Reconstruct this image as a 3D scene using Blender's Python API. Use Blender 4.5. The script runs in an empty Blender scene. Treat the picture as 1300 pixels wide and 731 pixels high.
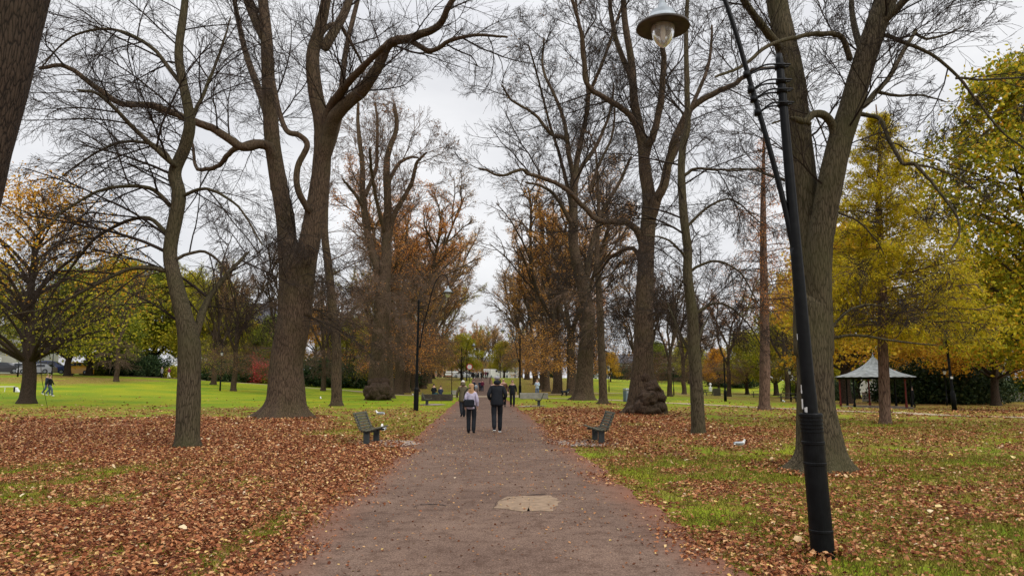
import bpy, math, random
import numpy as np
from mathutils import Vector, Matrix
R = math.radians
C = bpy.context.scene.collection
rnd = random.Random(7)
nr = np.random.default_rng(7)

# ------------------------------------------------------------------ camera geometry
F = 910.0; TH = math.atan((483 - 365.5) / F); HC = 1.65
cT, sT = math.cos(TH), math.sin(TH)
def ray(px, py):
    u = (px - 650) / F; v = (365.5 - py) / F
    return (u, cT - v * sT, sT + v * cT)
def at(px, py, Y):
    d = ray(px, py); t = Y / d[1]
    return (d[0] * t, Y, HC + d[2] * t)

def sm(a, b, x):
    t = np.clip((x - a) / (b - a), 0, 1); return t * t * (3 - 2 * t)
TAB = np.random.default_rng(3).random((256, 256))
def vn(x, y):
    xi = np.floor(x).astype(int); yi = np.floor(y).astype(int)
    fx = x - xi; fy = y - yi; fx = fx * fx * (3 - 2 * fx); fy = fy * fy * (3 - 2 * fy)
    g = lambda a, b: TAB[a % 256, b % 256]
    return (g(xi, yi) * (1 - fx) * (1 - fy) + g(xi + 1, yi) * fx * (1 - fy) + g(xi, yi + 1) * (1 - fx) * fy + g(xi + 1, yi + 1) * fx * fy)
def fbm(x, y, o=4):
    s = 0; a = .5
    for i in range(o):
        s = s + a * vn(x + 17 * i, y + 31 * i); x = x * 2.03; y = y * 2.03; a *= .5
    return s / (1 - .5 ** o)
# path centre line and half width
def pc(y): return -0.10 - 0.0425 * (y - 6)
PW = 2.05
def gz(x, y):
    x = np.asarray(x, float); y = np.asarray(y, float)
    z = 2.6 * sm(-10, -70, x) * sm(35, 95, y) + 2.3 * sm(112, 172, y) - 0.6 * sm(12, 35, x) * sm(30, 60, y)
    off = sm(PW + .1, PW + 1.2, np.abs(x - pc(y)))
    z = z + off * sm(90, 40, y) * (0.10 * (fbm(x * .35, y * .35, 3) - .5) + .035)
    return z
def gzf(x, y): return float(gz(x, y))
def gp(px, py):
    d = ray(px, py); Y = 3.5
    while Y < 420:
        t = Y / d[1]; x = d[0] * t; z = HC + d[2] * t
        if z <= gzf(x, Y): break
        Y += .02 + Y * .002
    return (x, Y, gzf(x, Y))

# ------------------------------------------------------------------ mesh helpers
def mesh(name, V, F_, mats, parent=None, smooth=True, midx=None):
    """V (N,3); F_ list of int arrays (M,k)."""
    V = np.asarray(V, np.float32).reshape(-1, 3)
    F_ = [np.asarray(f, np.int32) for f in F_ if len(f)]
    me = bpy.data.meshes.new(name)
    loops = np.concatenate([f.ravel() for f in F_])
    tot = np.concatenate([np.full(len(f), f.shape[1], np.int32) for f in F_])
    st = np.concatenate([[0], np.cumsum(tot)[:-1]]).astype(np.int32)
    me.vertices.add(len(V)); me.vertices.foreach_set('co', V.ravel())
    me.loops.add(len(loops)); me.loops.foreach_set('vertex_index', loops)
    me.polygons.add(len(tot)); me.polygons.foreach_set('loop_start', st); me.polygons.foreach_set('loop_total', tot)
    me.polygons.foreach_set('use_smooth', np.full(len(tot), bool(smooth)))
    if midx is not None: me.polygons.foreach_set('material_index', np.asarray(midx, np.int32))
    me.update(calc_edges=True)
    for m in (mats if isinstance(mats, (list, tuple)) else [mats]): me.materials.append(m)
    o = bpy.data.objects.new(name, me); C.objects.link(o)
    if parent is not None: o.parent = parent
    return o
def tag(o, label=None, cat=None, group=None, kind=None):
    if label: o['label'] = label
    if cat: o['category'] = cat
    if group: o['group'] = group
    if kind: o['kind'] = kind
    return o
def thing(name, label, cat, loc=(0, 0, 0), rz=0, group=None, s=1):
    o = bpy.data.objects.new(name, None); C.objects.link(o)
    o.location = loc; o.rotation_euler = (0, 0, rz); o.scale = (s, s, s); o.empty_display_size = .2
    return tag(o, label, cat, group)
def dup(root, loc, rz=0, s=1, label=None, group=None):
    r = root.copy(); C.objects.link(r); r.location = loc; r.rotation_euler = (0, 0, rz); r.scale = (s, s, s)
    if label: r['label'] = label
    if group: r['group'] = group
    for ch in root.children:
        c = ch.copy(); C.objects.link(c); c.parent = r
        for g in ch.children:
            d = g.copy(); C.objects.link(d); d.parent = c
    return r
class MB:
    def __init__(s): s.V = []; s.Q = {}; s.n = 0
    def add(s, V, F_):
        for f in F_:
            f = np.asarray(f, np.int32)
            if len(f): s.Q.setdefault(f.shape[1], []).append(f + s.n)
        s.V.append(np.asarray(V, float).reshape(-1, 3)); s.n += len(s.V[-1])
    def box(s, c, d, rz=0, rx=0, ry=0, bev=0.0):
        x, y, z = [q / 2 for q in d]
        b = min(bev, x * .9, y * .9, z * .9)
        if b > 0:
            vs = []; idx = {}
            for sx in (-1, 1):
                for sy in (-1, 1):
                    for sz in (-1, 1):
                        for k in range(3):
                            p = [sx * (x - b), sy * (y - b), sz * (z - b)]; p[k] = (sx * x, sy * y, sz * z)[k]
                            idx[(sx, sy, sz, k)] = len(vs); vs.append(p)
            q = []; t = []
            for k in range(3):
                a_, b_ = [i for i in range(3) if i != k]
                for s0 in (-1, 1):
                    f = []
                    for (u, w) in ((-1, -1), (1, -1), (1, 1), (-1, 1)):
                        key = [0, 0, 0]; key[k] = s0; key[a_] = u; key[b_] = w; f.append(idx[tuple(key) + (k,)])
                    q.append(f)
            for k in range(3):
                a_, b_ = [i for i in range(3) if i != k]
                for u in (-1, 1):
                    for w in (-1, 1):
                        f = []
                        for s0, kk in ((-1, a_), (1, a_), (1, b_), (-1, b_)):
                            key = [0, 0, 0]; key[k] = s0; key[a_] = u; key[b_] = w; f.append(idx[tuple(key) + (kk,)])
                        q.append(f)
            for sx in (-1, 1):
                for sy in (-1, 1):
                    for sz in (-1, 1): t.append([idx[(sx, sy, sz, k)] for k in range(3)])
            F_ = [q, t]
        else:
            vs = [[sx * x, sy * y, sz * z] for sx in (-1, 1) for sy in (-1, 1) for sz in (-1, 1)]
            F_ = [[[0, 1, 3, 2], [4, 6, 7, 5], [0, 4, 5, 1], [2, 3, 7, 6], [0, 2, 6, 4], [1, 5, 7, 3]]]
        M = Matrix.Translation(c) @ Matrix.Rotation(rz, 4, 'Z') @ Matrix.Rotation(ry, 4, 'Y') @ Matrix.Rotation(rx, 4, 'X')
        M = np.array(M); vs = np.array(vs); s.add(vs @ M[:3, :3].T + M[:3, 3], F_); return s
    def tube(s, pts, rad, sides=8, cap=True):
        V, Q = tube_batch(np.array([pts], float), np.array([rad if hasattr(rad, '__len__') else [rad] * len(pts)], float), sides)
        F_ = [Q]
        if cap and sides > 2:
            n = len(pts); V = np.vstack([V, [pts[0]], [pts[-1]]]); k = n * sides
            F_.append([[k, (i + 1) % sides, i] for i in range(sides)] + [[k + 1, (n - 1) * sides + i, (n - 1) * sides + (i + 1) % sides] for i in range(sides)])
        s.add(V, F_); return s
    def lathe(s, prof, c=(0, 0, 0), sides=24):
        a = np.arange(sides) * 2 * math.pi / sides; V = []
        for r, z in prof: V.append(np.stack([c[0] + r * np.cos(a), c[1] + r * np.sin(a), np.full(sides, c[2] + z)], 1))
        V = np.vstack(V); q = [[i * sides + j, i * sides + (j + 1) % sides, (i + 1) * sides + (j + 1) % sides, (i + 1) * sides + j] for i in range(len(prof) - 1) for j in range(sides)]
        s.add(V, [q]); return s
    def ball(s, c, r, seg=12, rings=8):
        r = r if hasattr(r, '__len__') else (r, r, r); a = np.arange(seg) * 2 * math.pi / seg; V = []
        for i in range(rings + 1):
            t = math.pi * i / rings; rr = max(math.sin(t), 1e-3)
            V.append(np.stack([c[0] + r[0] * rr * np.cos(a), c[1] + r[1] * rr * np.sin(a), np.full(seg, c[2] - r[2] * math.cos(t))], 1))
        q = [[i * seg + j, i * seg + (j + 1) % seg, (i + 1) * seg + (j + 1) % seg, (i + 1) * seg + j] for i in range(rings) for j in range(seg)]
        s.add(np.vstack(V), [q]); return s
    def build(s, name, mat, parent=None, smooth=False):
        return mesh(name, np.vstack(s.V), [np.vstack(q) for q in s.Q.values()], mat, parent, smooth)
def tube_batch(P, Rr, sides, lobes=None):
    N, n, _ = P.shape
    T = np.empty_like(P); T[:, 1:-1] = P[:, 2:] - P[:, :-2]; T[:, 0] = P[:, 1] - P[:, 0]; T[:, -1] = P[:, -1] - P[:, -2]
    T /= np.linalg.norm(T, axis=2, keepdims=True) + 1e-9
    ref = np.zeros((N, 3)); ref[np.arange(N), np.argmin(np.abs(T[:, 0]), axis=1)] = 1; U = np.empty_like(P); u = ref
    for i in range(n):          # parallel transport keeps bent limbs from pinching
        u = u - T[:, i] * (u * T[:, i]).sum(1, keepdims=True); u = u / (np.linalg.norm(u, axis=1, keepdims=True) + 1e-9); U[:, i] = u
    W = np.cross(T, U)
    a = np.arange(sides) * 2 * math.pi / sides
    Rr = Rr[:, :, None] * np.ones(sides)
    if lobes is not None: Rr = Rr * lobes
    V = P[:, :, None] + Rr[..., None] * (np.cos(a)[None, None, :, None] * U[:, :, None] + np.sin(a)[None, None, :, None] * W[:, :, None])
    b = (np.arange(N) * n * sides)[:, None, None]; i = (np.arange(n - 1) * sides)[None, :, None]; j = np.arange(sides)[None, None, :]; j2 = (j + 1) % sides
    Q = np.stack(np.broadcast_arrays(b + i + j, b + i + j2, b + i + sides + j2, b + i + sides + j), -1).reshape(-1, 4)
    return V.reshape(-1, 3), Q
def tubes(polys):
    """polys: [(pts, radii)] -> V,Q batched"""
    g = {}
    for p, r in polys:
        s = 3 if r[0] < .012 else 4 if r[0] < .03 else 6 if r[0] < .09 else 10
        g.setdefault((len(p), s), []).append((p, r))
    m = MB()
    for (n, s), L in g.items():
        V, Q = tube_batch(np.array([a for a, _ in L], float), np.array([b for _, b in L], float), s); m.add(V, [Q])
    return m

# ------------------------------------------------------------------ materials
def newmat(name):
    m = bpy.data.materials.new(name); m.use_nodes = True; nt = m.node_tree; b = nt.nodes['Principled BSDF']
    return m, nt, b
def N(nt, t, **k):
    n = nt.nodes.new(t)
    for a, v in k.items():
        if a.startswith('i_'): n.inputs[a[2:].replace('_', ' ')].default_value = v
        else: setattr(n, a, v)
    return n
def ramp(nt, stops, interp='LINEAR'):
    n = nt.nodes.new('ShaderNodeValToRGB'); n.color_ramp.interpolation = interp; e = n.color_ramp.elements
    while len(e) > 1: e.remove(e[0])
    e[0].position = stops[0][0]; e[0].color = tuple(stops[0][1]) + (1,)
    for p, c in stops[1:]:
        x = e.new(p); x.color = tuple(c) + (1,)
    return n
def simple(name, col, rough=.7, metal=0, var=.15, scale=8, bump=.0, spec=.3):
    m, nt, b = newmat(name); L = nt.links
    tc = N(nt, 'ShaderNodeTexCoord'); nz = N(nt, 'ShaderNodeTexNoise'); nz.inputs['Scale'].default_value = scale; nz.inputs['Detail'].default_value = 5
    L.new(tc.outputs['Object'], nz.inputs['Vector'])
    r = ramp(nt, [(.3, [c * (1 - var) for c in col]), (.7, [min(1, c * (1 + var)) for c in col])])
    L.new(nz.outputs['Fac'], r.inputs[0]); L.new(r.outputs[0], b.inputs['Base Color'])
    b.inputs['Roughness'].default_value = rough; b.inputs['Metallic'].default_value = metal; b.inputs['Specular IOR Level'].default_value = spec
    if bump:
        bp = N(nt, 'ShaderNodeBump'); bp.inputs['Strength'].default_value = bump; bp.inputs['Distance'].default_value = .02
        L.new(nz.outputs['Fac'], bp.inputs['Height']); L.new(bp.outputs[0], b.inputs['Normal'])
    return m
def bark_mat(name, c1, c2, moss, mossamt=.45, scale=1.0):
    m, nt, b = newmat(name); L = nt.links
    tc = N(nt, 'ShaderNodeTexCoord'); mp = N(nt, 'ShaderNodeMapping'); mp.inputs['Scale'].default_value = (scale * 9, scale * 9, scale * 1.15)
    L.new(tc.outputs['Object'], mp.inputs[0])
    wn = N(nt, 'ShaderNodeTexNoise'); wn.inputs['Scale'].default_value = .9; wn.inputs['Detail'].default_value = 5; L.new(mp.outputs[0], wn.inputs['Vector'])
    ad = N(nt, 'ShaderNodeMixRGB', blend_type='ADD'); ad.inputs[0].default_value = 1.0; L.new(mp.outputs[0], ad.inputs[1]); L.new(wn.outputs['Color'], ad.inputs[2])
    vo = N(nt, 'ShaderNodeTexVoronoi', feature='DISTANCE_TO_EDGE'); vo.inputs['Scale'].default_value = 1.0; L.new(ad.outputs[0], vo.inputs['Vector'])
    n1 = N(nt, 'ShaderNodeTexNoise'); n1.inputs['Scale'].default_value = 3.5; n1.inputs['Detail'].default_value = 10; n1.inputs['Roughness'].default_value = .75; L.new(mp.outputs[0], n1.inputs['Vector'])
    n2 = N(nt, 'ShaderNodeTexNoise'); n2.inputs['Scale'].default_value = .9; n2.inputs['Detail'].default_value = 4; L.new(tc.outputs['Object'], n2.inputs['Vector'])
    r1 = ramp(nt, [(.0, [c * .4 for c in c1]), (.045, [c * .9 for c in c1]), (.13, [(a_ + b_) / 2 for a_, b_ in zip(c1, c2)]), (.6, [a_ * .3 + b_ * .7 for a_, b_ in zip(c1, c2)])]); L.new(vo.outputs['Distance'], r1.inputs[0])
    mix = N(nt, 'ShaderNodeMixRGB', blend_type='MULTIPLY'); mix.inputs[0].default_value = .8
    r2 = ramp(nt, [(.3, (.4, .4, .4)), (.5, (.95, .95, .95)), (.72, (1.6, 1.55, 1.5))]); L.new(n1.outputs['Fac'], r2.inputs[0]); L.new(r1.outputs[0], mix.inputs[1]); L.new(r2.outputs[0], mix.inputs[2])
    mm = N(nt, 'ShaderNodeMixRGB'); r3 = ramp(nt, [(.6 - mossamt * .4, (0, 0, 0)), (.8 - mossamt * .25, (mossamt, mossamt, mossamt))]); L.new(n2.outputs['Fac'], r3.inputs[0])
    L.new(r3.outputs[0], mm.inputs[0]); L.new(mix.outputs[0], mm.inputs[1]); mm.inputs[2].default_value = tuple(moss) + (1,)
    L.new(mm.outputs[0], b.inputs['Base Color']); b.inputs['Roughness'].default_value = .9; b.inputs['Specular IOR Level'].default_value = .15
    h = N(nt, 'ShaderNodeMath', operation='MULTIPLY_ADD'); L.new(n1.outputs['Fac'], h.inputs[0]); h.inputs[1].default_value = .5; L.new(vo.outputs['Distance'], h.inputs[2])
    bp = N(nt, 'ShaderNodeBump'); bp.inputs['Strength'].default_value = 1; bp.inputs['Distance'].default_value = .06 / scale; L.new(h.outputs[0], bp.inputs['Height']); L.new(bp.outputs[0], b.inputs['Normal'])
    return m
def leaf_mat(name, stops, trans=.25, rough=.55):
    m, nt, b = newmat(name); L = nt.links
    g = N(nt, 'ShaderNodeNewGeometry'); r = ramp(nt, stops); L.new(g.outputs['Random Per Island'], r.inputs[0])
    oi = N(nt, 'ShaderNodeObjectInfo'); hs = N(nt, 'ShaderNodeHueSaturation')
    mr = N(nt, 'ShaderNodeMapRange'); mr.inputs[3].default_value = .485; mr.inputs[4].default_value = .515; L.new(oi.outputs['Random'], mr.inputs[0]); L.new(mr.outputs[0], hs.inputs['Hue'])
    L.new(r.outputs[0], hs.inputs['Color']); L.new(hs.outputs[0], b.inputs['Base Color']); b.inputs['Roughness'].default_value = rough; b.inputs['Specular IOR Level'].default_value = .12
    if trans:
        t = N(nt, 'ShaderNodeBsdfTranslucent'); L.new(hs.outputs[0], t.inputs['Color']); mx = N(nt, 'ShaderNodeMixShader'); mx.inputs[0].default_value = trans
        L.new(b.outputs[0], mx.inputs[1]); L.new(t.outputs[0], mx.inputs[2]); L.new(mx.outputs[0], nt.nodes['Material Output'].inputs['Surface'])
    return m
M = {}
M['bark'] = bark_mat('bark_lime', (.052, .035, .022), (.135, .093, .060), (.062, .056, .022), .4, 1.9)
M['bark_moss'] = bark_mat('bark_mossy', (.040, .030, .018), (.125, .098, .062), (.058, .056, .022), .55, 3.0)
M['bark_dark'] = bark_mat('bark_dark', (.024, .017, .012), (.08, .056, .039), (.05, .046, .024), .2, 3.2)
M['bark_red'] = bark_mat('bark_reddish', (.10, .06, .042), (.22, .14, .10), (.12, .11, .06), .2, 1.8)
M['twig'] = simple('twig_wood', (.028, .021, .016), .9, var=.35, scale=3, spec=.1)
M['twig_brown'] = simple('twig_brown', (.105, .070, .048), .9, var=.35, scale=1.5, spec=.1)
M['litter'] = leaf_mat('litter_leaf', [(0, (.07, .022, .010)), (.3, (.18, .058, .023)), (.55, (.30, .112, .042)), (.78, (.44, .20, .082)), (.92, (.54, .33, .16)), (.98, (.62, .43, .13)), (1, (.66, .53, .38))], .1, .6)
M['rust'] = leaf_mat('rust_leaf', [(0, (.38, .15, .035)), (.5, (.62, .28, .06)), (1, (.74, .40, .09))], .35)
M['brownleaf'] = leaf_mat('brown_leaf', [(0, (.18, .09, .04)), (.6, (.32, .17, .07)), (1, (.45, .27, .09))], .3)
M['yellowgreen'] = leaf_mat('yellowgreen_leaf', [(0, (.15, .17, .012)), (.5, (.32, .31, .02)), (.85, (.5, .42, .03)), (1, (.6, .45, .05))], .4)
M['green'] = leaf_mat('green_leaf', [(0, (.07, .10, .012)), (.6, (.16, .20, .02)), (1, (.30, .30, .03))], .35)
M['darkgreen'] = leaf_mat('dark_leaf', [(0, (.012, .028, .012)), (.7, (.035, .06, .02)), (1, (.07, .09, .03))], .15)
M['orange'] = leaf_mat('orange_leaf', [(0, (.36, .17, .02)), (.5, (.60, .32, .03)), (1, (.7, .46, .05))], .4)
M['gold'] = leaf_mat('gold_needle', [(0, (.27, .255, .012)), (.5, (.50, .42, .02)), (.9, (.70, .53, .03)), (1, (.66, .42, .03))], .45)
M['edge'] = leaf_mat('autumn_mixed_leaf', [(0, (.12, .14, .012)), (.4, (.31, .28, .018)), (.7, (.50, .39, .022)), (.86, (.66, .42, .03)), (1, (.62, .26, .03))], .4)
M['red'] = leaf_mat('red_leaf', [(0, (.35, .03, .03)), (1, (.6, .10, .09))], .3)
M['grass'] = leaf_mat('grass_blade', [(0, (.07, .075, .012)), (.6, (.15, .155, .018)), (1, (.30, .25, .045))], .3, .8)
M['black'] = simple('black_paint', (.004, .0045, .005), .45, var=.5, scale=14, spec=.13)
M['blackmatt'] = simple('black_matt', (.010, .011, .012), .7, spec=.15)
M['galv'] = simple('weathered_zinc', (.30, .33, .35), .5, .5, .25, 10)
M['white'] = simple('white_paint', (.75, .76, .76), .5, var=.05)
M['benchwood'] = simple('bench_wood', (.13, .125, .085), .8, var=.4, scale=12, bump=.4)
M['benchleg'] = simple('bench_leg', (.055, .065, .065), .7, var=.3)
M['slab'] = simple('worn_slab', (.28, .22, .18), .9, var=.25, scale=4, bump=.3)
M['tyre'] = simple('tyre_rubber', (.02, .02, .02), .8)

# ------------------------------------------------------------------ ground
def litter_amt(x, y):
    x = np.asarray(x, float); y = np.asarray(y, float)
    n1 = fbm(x * .45 + 5, y * .30 + 9, 4); n2 = fbm(x * 1.3 + 40, y * .9 + 3, 4)
    side = x - pc(y)
    # left lawn
    lim = 31 + sm(-9, -4, x) * -12.5 + (n1 - .5) * 10
    L = 1.02 - .74 * sm(lim - 3, lim + 4, y + (n2 - .5) * 8) - .36 * sm(36, 54, y + (n1 - .5) * 18)
    gpatch = sm(8.2, 10, y) * sm(16.5, 12.5, y) * sm(-3.6, -6, x)
    L = L - gpatch * sm(.38, .58, n2 * .6 + n1 * .4) * .85 - .35 * sm(.5, .7, fbm(x * 2.7 + 3, y * 2 + 50, 3)) * sm(18, 12, y)
    strip = np.exp(-((side + 2.5 + (n1 - .5) * .3) / .17) ** 2) * sm(10.2, 8.8, y)
    L = L - strip * .75 * sm(.30, .5, n2)
    L = L - .3 * sm(.55, .72, n2) * sm(17, 30, y)
    # right lawn
    Rr = .50 - (n2 - .45) * 1.5 + (.42 - n1) * .7 + (fbm(x * 4, y * 3, 3) - .5) * .7
    Rr = Rr + .5 * sm(17, 20, y) * sm(46, 34, y) * sm(9.5, 5.5, x)
    Rr = Rr - .25 * sm(.0, .35, side - PW) * sm(1.3, .55, side - PW) * sm(19, 14, y) * (.4 + n2)
    Rr = Rr + .45 * sm(-.1, .25, side - PW) * 0 + .25 * sm(9, 6.5, y)
    Rr = np.minimum(Rr, .92 - .55 * sm(17, 25, y) * sm(7, 10, x))
    Rr = Rr - .50 * sm(36, 58, y + (n1 - .5) * 18)
    Rr = np.clip(Rr, .05, 1)
    A = np.where(side < 0, L, Rr)
    A = np.where(y > 55, np.minimum(A, .06), A)
    # drifts under far trees
    A = A + .55 * sm(68, 78, y) * sm(100, 92, y) * sm(-40, -50, x) * sm(.35, .6, n1 + .1)
    A = A + .5 * sm(60, 75, y) * sm(130, 110, y) * sm(17, 27, x) * sm(.42, .6, n1) + .35 * sm(28, 34, x) * sm(30, 36, y) * sm(90, 70, y)
    A = A + .5 * np.exp(-((x + 13.5) ** 2) / 25) * sm(75, 90, y) + .5 * np.exp(-((x - 6) ** 2) / 20) * sm(75, 90, y)
    return np.clip(A, 0, 1)
def axis(segs):
    out = [segs[0][0]]
    for a, b, s in segs:
        n = max(1, int(round((b - a) / s))); out += list(a + (b - a) * (np.arange(n) + 1) / n)
    return np.array(out)
gx = np.concatenate([-np.geomspace(1600, 62, 22), axis([(-60, -20, 1.2), (-20, 20, .2), (20, 60, 1.2)]), np.geomspace(62, 1600, 22)])
gy = np.concatenate([-np.geomspace(400, 6, 10), axis([(-4, 4, 1), (4, 40, .2), (40, 70, .6), (70, 190, 1.5)]), np.geomspace(193, 2200, 24)])
GX, GY = np.meshgrid(gx, gy); GZ = gz(GX, GY) - .012
nx, ny = len(gx), len(gy); I = np.arange(nx * ny).reshape(ny, nx)
Q = np.stack([I[:-1, :-1], I[:-1, 1:], I[1:, 1:], I[1:, :-1]], -1).reshape(-1, 4)
m, nt, b = newmat('lawn_with_leaves'); L = nt.links
tc = N(nt, 'ShaderNodeTexCoord'); at_ = N(nt, 'ShaderNodeAttribute', attribute_name='litter')
wn = N(nt, 'ShaderNodeTexNoise'); wn.inputs['Scale'].default_value = 9; L.new(tc.outputs['Object'], wn.inputs['Vector'])
ad = N(nt, 'ShaderNodeMixRGB', blend_type='ADD'); ad.inputs[0].default_value = .12; L.new(tc.outputs['Object'], ad.inputs[1]); L.new(wn.outputs['Color'], ad.inputs[2])
vo = N(nt, 'ShaderNodeTexVoronoi'); vo.inputs['Scale'].default_value = 13; L.new(ad.outputs[0], vo.inputs['Vector'])
sp = N(nt, 'ShaderNodeSeparateColor'); L.new(vo.outputs['Color'], sp.inputs[0])
lt = N(nt, 'ShaderNodeMath', operation='LESS_THAN'); L.new(sp.outputs[0], lt.inputs[0]); L.new(at_.outputs['Fac'], lt.inputs[1])
lr = ramp(nt, [(0, (.045, .016, .009)), (.3, (.12, .042, .02)), (.6, (.22, .082, .038)), (.85, (.34, .165, .075)), (1, (.5, .32, .17))]); L.new(sp.outputs[1], lr.inputs[0])
g1 = N(nt, 'ShaderNodeTexNoise'); g1.inputs['Scale'].default_value = 40; g1.inputs['Detail'].default_value = 6; L.new(tc.outputs['Object'], g1.inputs['Vector'])
g2 = N(nt, 'ShaderNodeTexNoise'); g2.inputs['Scale'].default_value = .22; g2.inputs['Detail'].default_value = 5; L.new(tc.outputs['Object'], g2.inputs['Vector'])
gr = ramp(nt, [(.3, (.08, .145, .006)), (.5, (.165, .24, .008)), (.7, (.28, .33, .016))]); L.new(g1.outputs['Fac'], gr.inputs[0])
gr2 = ramp(nt, [(.35, (.75, .88, .9)), (.65, (1.5, 1.1, 1.0))]); L.new(g2.outputs['Fac'], gr2.inputs[0])
gm = N(nt, 'ShaderNodeMixRGB', blend_type='MULTIPLY'); gm.inputs[0].default_value = 1; L.new(gr.outputs[0], gm.inputs[1]); L.new(gr2.outputs[0], gm.inputs[2])
# grass between leaves is tired, yellower
tired = N(nt, 'ShaderNodeMixRGB'); tr = ramp(nt, [(.02, (0, 0, 0)), (.2, (.88, .88, .88))]); L.new(at_.outputs['Fac'], tr.inputs[0]); L.new(tr.outputs[0], tired.inputs[0]); L.new(gm.outputs[0], tired.inputs[1]); tired.inputs[2].default_value = (.195, .175, .022, 1)
mx = N(nt, 'ShaderNodeMixRGB'); L.new(lt.outputs[0], mx.inputs[0]); L.new(tired.outputs[0], mx.inputs[1]); L.new(lr.outputs[0], mx.inputs[2])
L.new(mx.outputs[0], b.inputs['Base Color']); b.inputs['Roughness'].default_value = .9; b.inputs['Specular IOR Level'].default_value = .1
bh = N(nt, 'ShaderNodeMath', operation='ADD'); L.new(vo.outputs['Distance'], bh.inputs[0]); L.new(g1.outputs['Fac'], bh.inputs[1])
bp = N(nt, 'ShaderNodeBump'); bp.inputs['Strength'].default_value = .7; bp.inputs['Distance'].default_value = .03; L.new(bh.outputs[0], bp.inputs['Height']); L.new(bp.outputs[0], b.inputs['Normal'])
g = mesh('ground', np.stack([GX, GY, GZ], -1).reshape(-1, 3), [Q], m); tag(g, kind='structure')
a = g.data.attributes.new('litter', 'FLOAT', 'POINT'); a.data.foreach_set('value', litter_amt(GX, GY).astype(np.float32).ravel())

def path_mat(name, c1, c2, c3, dirt=(.20, .09, .055)):
    m, nt, b = newmat(name); L = nt.links
    tc = N(nt, 'ShaderNodeTexCoord'); e = N(nt, 'ShaderNodeAttribute', attribute_name='edge')
    n1 = N(nt, 'ShaderNodeTexNoise'); n1.inputs['Scale'].default_value = 60; n1.inputs['Detail'].default_value = 6; n1.inputs['Roughness'].default_value = .8; L.new(tc.outputs['Object'], n1.inputs['Vector'])
    n2 = N(nt, 'ShaderNodeTexNoise'); n2.inputs['Scale'].default_value = .8; n2.inputs['Detail'].default_value = 6; L.new(tc.outputs['Object'], n2.inputs['Vector'])
    n3 = N(nt, 'ShaderNodeTexNoise'); n3.inputs['Scale'].default_value = 5; n3.inputs['Detail'].default_value = 7; n3.inputs['Roughness'].default_value = .7; L.new(tc.outputs['Object'], n3.inputs['Vector'])
    r = ramp(nt, [(.36, c1), (.5, c2), (.64, c3)]); L.new(n1.outputs['Fac'], r.inputs[0])
    r2 = ramp(nt, [(.3, (.82, .80, .80)), (.7, (1.18, 1.18, 1.16))]); L.new(n2.outputs['Fac'], r2.inputs[0])
    mu = N(nt, 'ShaderNodeMixRGB', blend_type='MULTIPLY'); mu.inputs[0].default_value = 1; L.new(r.outputs[0], mu.inputs[1]); L.new(r2.outputs[0], mu.inputs[2])
    r3 = ramp(nt, [(.38, (.72, .68, .66)), (.5, (1, 1, 1)), (.68, (1.12, 1.1, 1.08))]); L.new(n3.outputs['Fac'], r3.inputs[0])
    mu2 = N(nt, 'ShaderNodeMixRGB', blend_type='MULTIPLY'); mu2.inputs[0].default_value = 1; L.new(mu.outputs[0], mu2.inputs[1]); L.new(r3.outputs[0], mu2.inputs[2])
    ma = N(nt, 'ShaderNodeMath', operation='MULTIPLY_ADD'); L.new(n3.outputs['Fac'], ma.inputs[0]); ma.inputs[1].default_value = .55; L.new(e.outputs['Fac'], ma.inputs[2])
    er = ramp(nt, [(.98, (0, 0, 0)), (1.0, (0, 0, 0))]); er.color_ramp.elements[0].position = .50; er.color_ramp.elements[1].position = 1.0; er.color_ramp.elements[1].color = (.85, .85, .85, 1); 
    sc = N(nt, 'ShaderNodeMath', operation='MULTIPLY'); sc.inputs[1].default_value = .8; L.new(ma.outputs[0], sc.inputs[0]); L.new(sc.outputs[0], er.inputs[0])
    mx = N(nt, 'ShaderNodeMixRGB'); L.new(er.outputs[0], mx.inputs[0]); L.new(mu2.outputs[0], mx.inputs[1]); mx.inputs[2].default_value = tuple(dirt) + (1,)
    L.new(mx.outputs[0], b.inputs['Base Color']); b.inputs['Roughness'].default_value = .9; b.inputs['Specular IOR Level'].default_value = .06
    bp = N(nt, 'ShaderNodeBump'); bp.inputs['Strength'].default_value = .5; bp.inputs['Distance'].default_value = .008; L.new(n1.outputs['Fac'], bp.inputs['Height']); L.new(bp.outputs[0], b.inputs['Normal'])
    return m
M['path'] = path_mat('worn_red_tarmac', (.060, .037, .027), (.140, .093, .070), (.24, .168, .13))
M['path2'] = path_mat('pale_gravel', (.26, .20, .13), (.36, .29, .20), (.45, .38, .28), (.3, .26, .1))
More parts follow.
